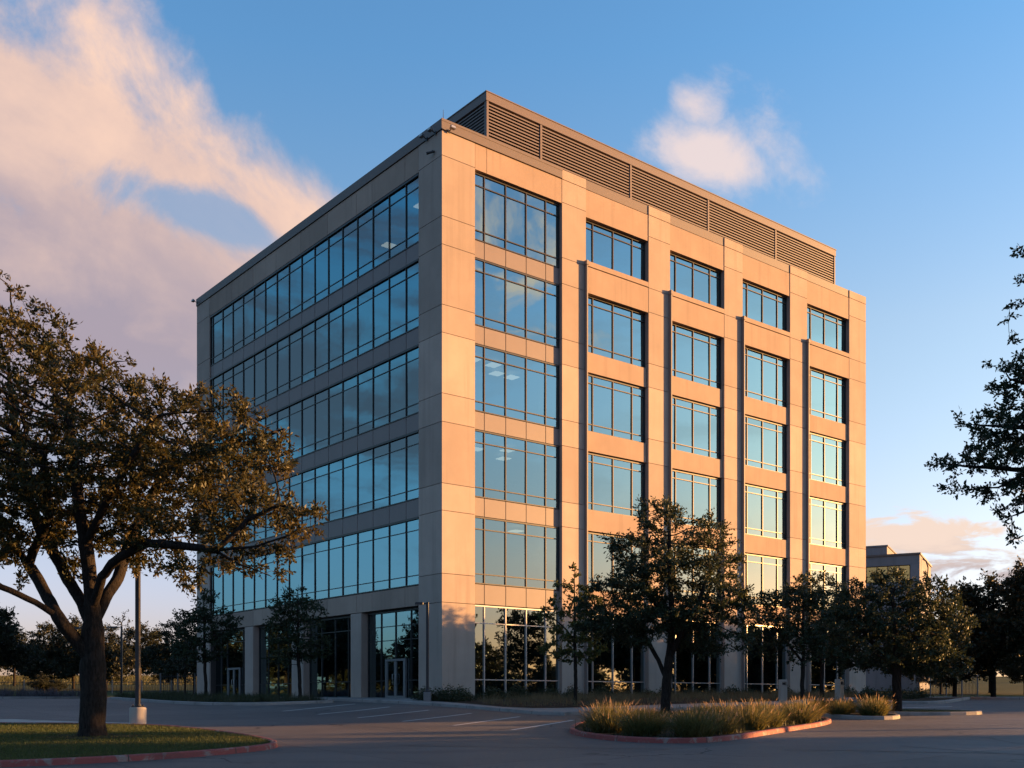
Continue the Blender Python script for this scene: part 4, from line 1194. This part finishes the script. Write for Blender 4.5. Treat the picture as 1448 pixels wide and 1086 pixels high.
for i in range(20):
    p = bw(.4 + 1.72 * i, -.95 - .25 * (i % 2), 0)
    bush(i, p.x, p.y, rng.uniform(.62, .95), 'low dark shrub of the hedge under the sunlit facade, %s from the near corner' % ORD[i], 'hedge under the sunlit facade')
for i, (u, yq, s_) in enumerate(((601, 48.6, .75), (618, 48.0, .8), (636, 47.6, .8), (650, 47.2, .75))):
    bush(i, Q(u, yq), yq, s_, 'dark hedge shrub at the foot of the near corner, %s from the left' % ORD[i], 'hedge at the near building corner')
for i, (u, yq, s_) in enumerate(((1228, 48.5, .7), (1246, 48.2, .8), (1264, 49.2, .7), (1283, 50.5, .75), (1300, 52.5, .7))):
    bush(i, Q(u, yq), yq, s_, 'low dark shrub in the bed behind the broad oak trunk, %s from the left' % ORD[i], 'shrubs in the bed behind the broad oak')


# --- grass ------------------------------------------------------------
def blades(name, pos, h, wd, lean, r_, mat, seg=2, curve=.5, az=None, tilt=None):
    """curved tapering blades at pos (N,3)"""
    N = len(pos); h = h * r_.uniform(.6, 1.15, N)
    az = r_.uniform(0, 2 * np.pi, N) if az is None else az
    tl = np.abs(r_.normal(0, lean, N)) if tilt is None else tilt
    dx = np.stack((np.cos(az), np.sin(az), np.zeros(N)), 1); sd_ = np.stack((-np.sin(az), np.cos(az), np.zeros(N)), 1)
    tw = r_.uniform(0, np.pi, N); sd_ = sd_ * np.cos(tw)[:, None] + dx * np.sin(tw)[:, None]
    q = []; ps = []
    for k in range(seg + 1):
        f = k / seg; ang = tl * (.55 + curve * f)
        ps.append(pos + dx * (h * f * np.sin(ang))[:, None] + np.array((0, 0, 1.0)) * (h * f * np.cos(ang))[:, None])
    for k in range(seg):
        w0 = wd * (1 - k / seg * .75); w1 = wd * (1 - (k + 1) / seg * .85)
        q.append(np.stack((ps[k] - sd_ * w0 / 2, ps[k] + sd_ * w0 / 2, ps[k + 1] + sd_ * w1 / 2, ps[k + 1] - sd_ * w1 / 2), 1))
    return np.concatenate(q).reshape(-1, 3)


def tuft_parts(seed, n, h, rad):
    r_ = np.random.default_rng(seed)
    a = r_.uniform(0, 2 * np.pi, n); rr = rad * .34 * np.sqrt(r_.random(n)); pos = np.stack((rr * np.cos(a), rr * np.sin(a), np.zeros(n)), 1)
    tl = np.clip(rr / (rad * .34) * .75 + r_.normal(0, .22, n), 0, 1.25)
    v = blades('b', pos, h, .022, .5, r_, None, 3, .75, a + r_.normal(0, .35, n), tl)
    m = n // 18; i = r_.choice(n, m)
    hp = h * 1.08; a2 = a[i]; t2 = tl[i] * .7
    st = blades('s', pos[i], hp, .006, .4, r_, None, 2, .45, a2, t2)
    tips = st.reshape(-1, 4, 3)[m:, 2]                                   # stem tips
    pl = blades('p', tips - np.array((0, 0, .07)), .17, .022, .3, r_, None, 2, .6, a2, t2 * 1.2)
    return quads('blades', v, M['tuft']), quads('plumes', np.concatenate((st, pl)), M['plume'])


TM = [tuft_parts(90 + k, 760, .62, 1.1) for k in range(3)]


def tuft(i, x, y_, s_, label, group, z=.1):
    o = empty('grass_tuft', (x, y_, prof(y_) + z), rng.uniform(0, 6)); o.scale = (s_, s_, s_ * rng.uniform(.9, 1.1)); tag(o, label, 'ornamental grass', group)
    for nme, me in zip(('blades', 'plumes'), TM[i % 3]): link_mesh(nme, me, o)


GT = 'ornamental grasses on the red kerbed island'
front = [(2.5, 28.0), (3.25, 26.5), (4.4, 26.1), (5.4, 27.3), (6.35, 28.9), (7.3, 30.5), (8.5, 32.3), (9.5, 34.0)]
mid = [(2.9, 30.2), (4.2, 28.9), (5.2, 30.9), (6.6, 32.2), (8.2, 35.0)]
back = [(3.0, 33.6), (4.5, 34.6), (6.4, 35.2), (7.4, 37.0), (9.5, 36.0)]
for row, nm in ((front, 'front'), (mid, 'middle'), (back, 'back')):
    for i, (x, y_) in enumerate(row):
        tuft(i + len(nm), x + rng.uniform(-.12, .12), y_ + rng.uniform(-.15, .15), rng.choice((.62, .78, .95, 1.12)) * (1.0 if nm != 'back' else .85), 'feathery grass clump, %s from the left in the %s row of the red kerbed island' % (ORD[i], nm), GT)
for i, (x, y_) in enumerate(((11.5, 37.2), (12.4, 36.4), (12.9, 37.6), (12.2, 38.8), (11.6, 39.6))):
    tuft(i, x, y_, rng.uniform(.8, 1.05), 'feathery grass clump in the bed right of the bollards, %s nearest the drive' % ORD[i], 'ornamental grasses in the bed by the bollards')


def inside(poly, n, r_):
    p = np.array([(q[0], q[1]) for q in poly]); lo, hi = p.min(0), p.max(0); out = np.zeros((0, 2))
    while len(out) < n:
        c = lo + (hi - lo) * r_.random((n * 2, 2)); ins = np.zeros(len(c), bool); j = len(p) - 1
        for i in range(len(p)):
            cross = ((p[i, 1] > c[:, 1]) != (p[j, 1] > c[:, 1])) & (c[:, 0] < (p[j, 0] - p[i, 0]) * (c[:, 1] - p[i, 1]) / (p[j, 1] - p[i, 1] + 1e-12) + p[i, 0])
            ins ^= cross; j = i
        out = np.concatenate((out, c[ins]))
    return out[:n]


def cover(name, poly, n, h, wd, lean, mat, seed, zoff, clump=0):
    r_ = np.random.default_rng(seed)
    if clump:
        c = inside(poly, n // clump, r_); c = np.repeat(c, clump, 0) + r_.normal(size=(len(c) * clump, 2)) * .13
        hh = np.repeat(r_.uniform(.55, 1.3, len(c) // clump), clump)
    else: c = inside(poly, n, r_); hh = 1
    pos = np.stack((c[:, 0], c[:, 1], np.interp(c[:, 1], PY, PZ) + zoff), 1)
    v = blades(name, pos, h * hh, wd, lean, r_, None, 2, .6)
    return tag(link_mesh(name, quads(name, v, mat)), kind='stuff')


vis = [(-5.4, 24.2), (-6.6, 26.5), (-8.5, 29.0), (-10.9, 31.4), (-16.4, 32.2), (-14.6, 28), (-11.4, 20), (-9.5, 19.7), (-7.1, 21.4), (-5.7, 23)]
cover('lawn_grass', vis, 52000, .065, .010, .5, M['lawnblade'], 5, .09)
cover('dry_grass', [(-3.7, 48.2), (-1.6, 45.3), (.4, 42.4), (2.6, 42.6), (6.2, 45.0), (11.8, 47.6), (13.8, 50.2), (18.2, 56.3), (22.5, 64.2), (19.0, 66.2), (-2.6, 48.8)], 15000, .34, .013, .45, M['drygrass'], 6, .11, clump=25)
cover('groundcover', inset(bedl_poly, .35), 9000, .30, .022, .5, M['shrubleaf'], 7, .09, clump=30)
cover('grey_groundcover', inset(bedf, .4), 8000, .55, .03, .5, M['lavender'], 8, .09, clump=40)
cover('groundcover', inset(bedg, .4), 3000, .35, .03, .5, M['shrubleaf'], 9, .09, clump=30)
cover('field_grass', [(-75, 128), (-34, 128), (-44, 178), (-100, 178)], 26000, .32, .06, .4, M['fieldblade'], 10, 0)

# mulch-bed ground cover between the clumps, and far woods that read as one mass
cover('groundcover', inset(isl_poly, .4), 9000, .22, .02, .5, M['shrubleaf'], 12, .09, clump=18)


def woods(boxes, seed, n):
    r_ = np.random.default_rng(seed); cs = []
    for (x0, y0, x1, y1, h) in boxes:
        L_ = math.hypot(x1 - x0, y1 - y0); m = int(L_ / 2.3)
        for k in range(m):
            f = (k + r_.uniform(.1, .9)) / m; hh = h * r_.uniform(.65, 1.1); wv = r_.uniform(2.2, 3.8)
            c = np.array((x0 + (x1 - x0) * f + r_.normal() * 1.5, y0 + (y1 - y0) * f + r_.normal() * 2.0, 0)); c[2] = np.interp(c[1], PY, PZ)
            q = r_.normal(size=(n, 3)); q /= np.linalg.norm(q, axis=1)[:, None]; q *= (r_.random(n) ** .4)[:, None]
            lump = 1 + .25 * np.sin(q[:, :1] * 6 + k) * np.cos(q[:, 2:] * 5)
            cs.append(c + q * lump * np.array((wv, wv * .8, hh * .52)) + np.array((0, 0, hh * .42)))
    c = np.concatenate(cs)
    o = link_mesh('woods', leaf_mesh('woods', c, 1, .1, .75, M['backleaf'], r_, asp=.6)); return tag(o, kind='stuff')


woods(((-190, 205, -20, 215, 8.5), (20, 205, 190, 200, 9), (140, -120, 144, 190, 8.0), (-135, -20, -120, 190, 8.5)), 33, 520)
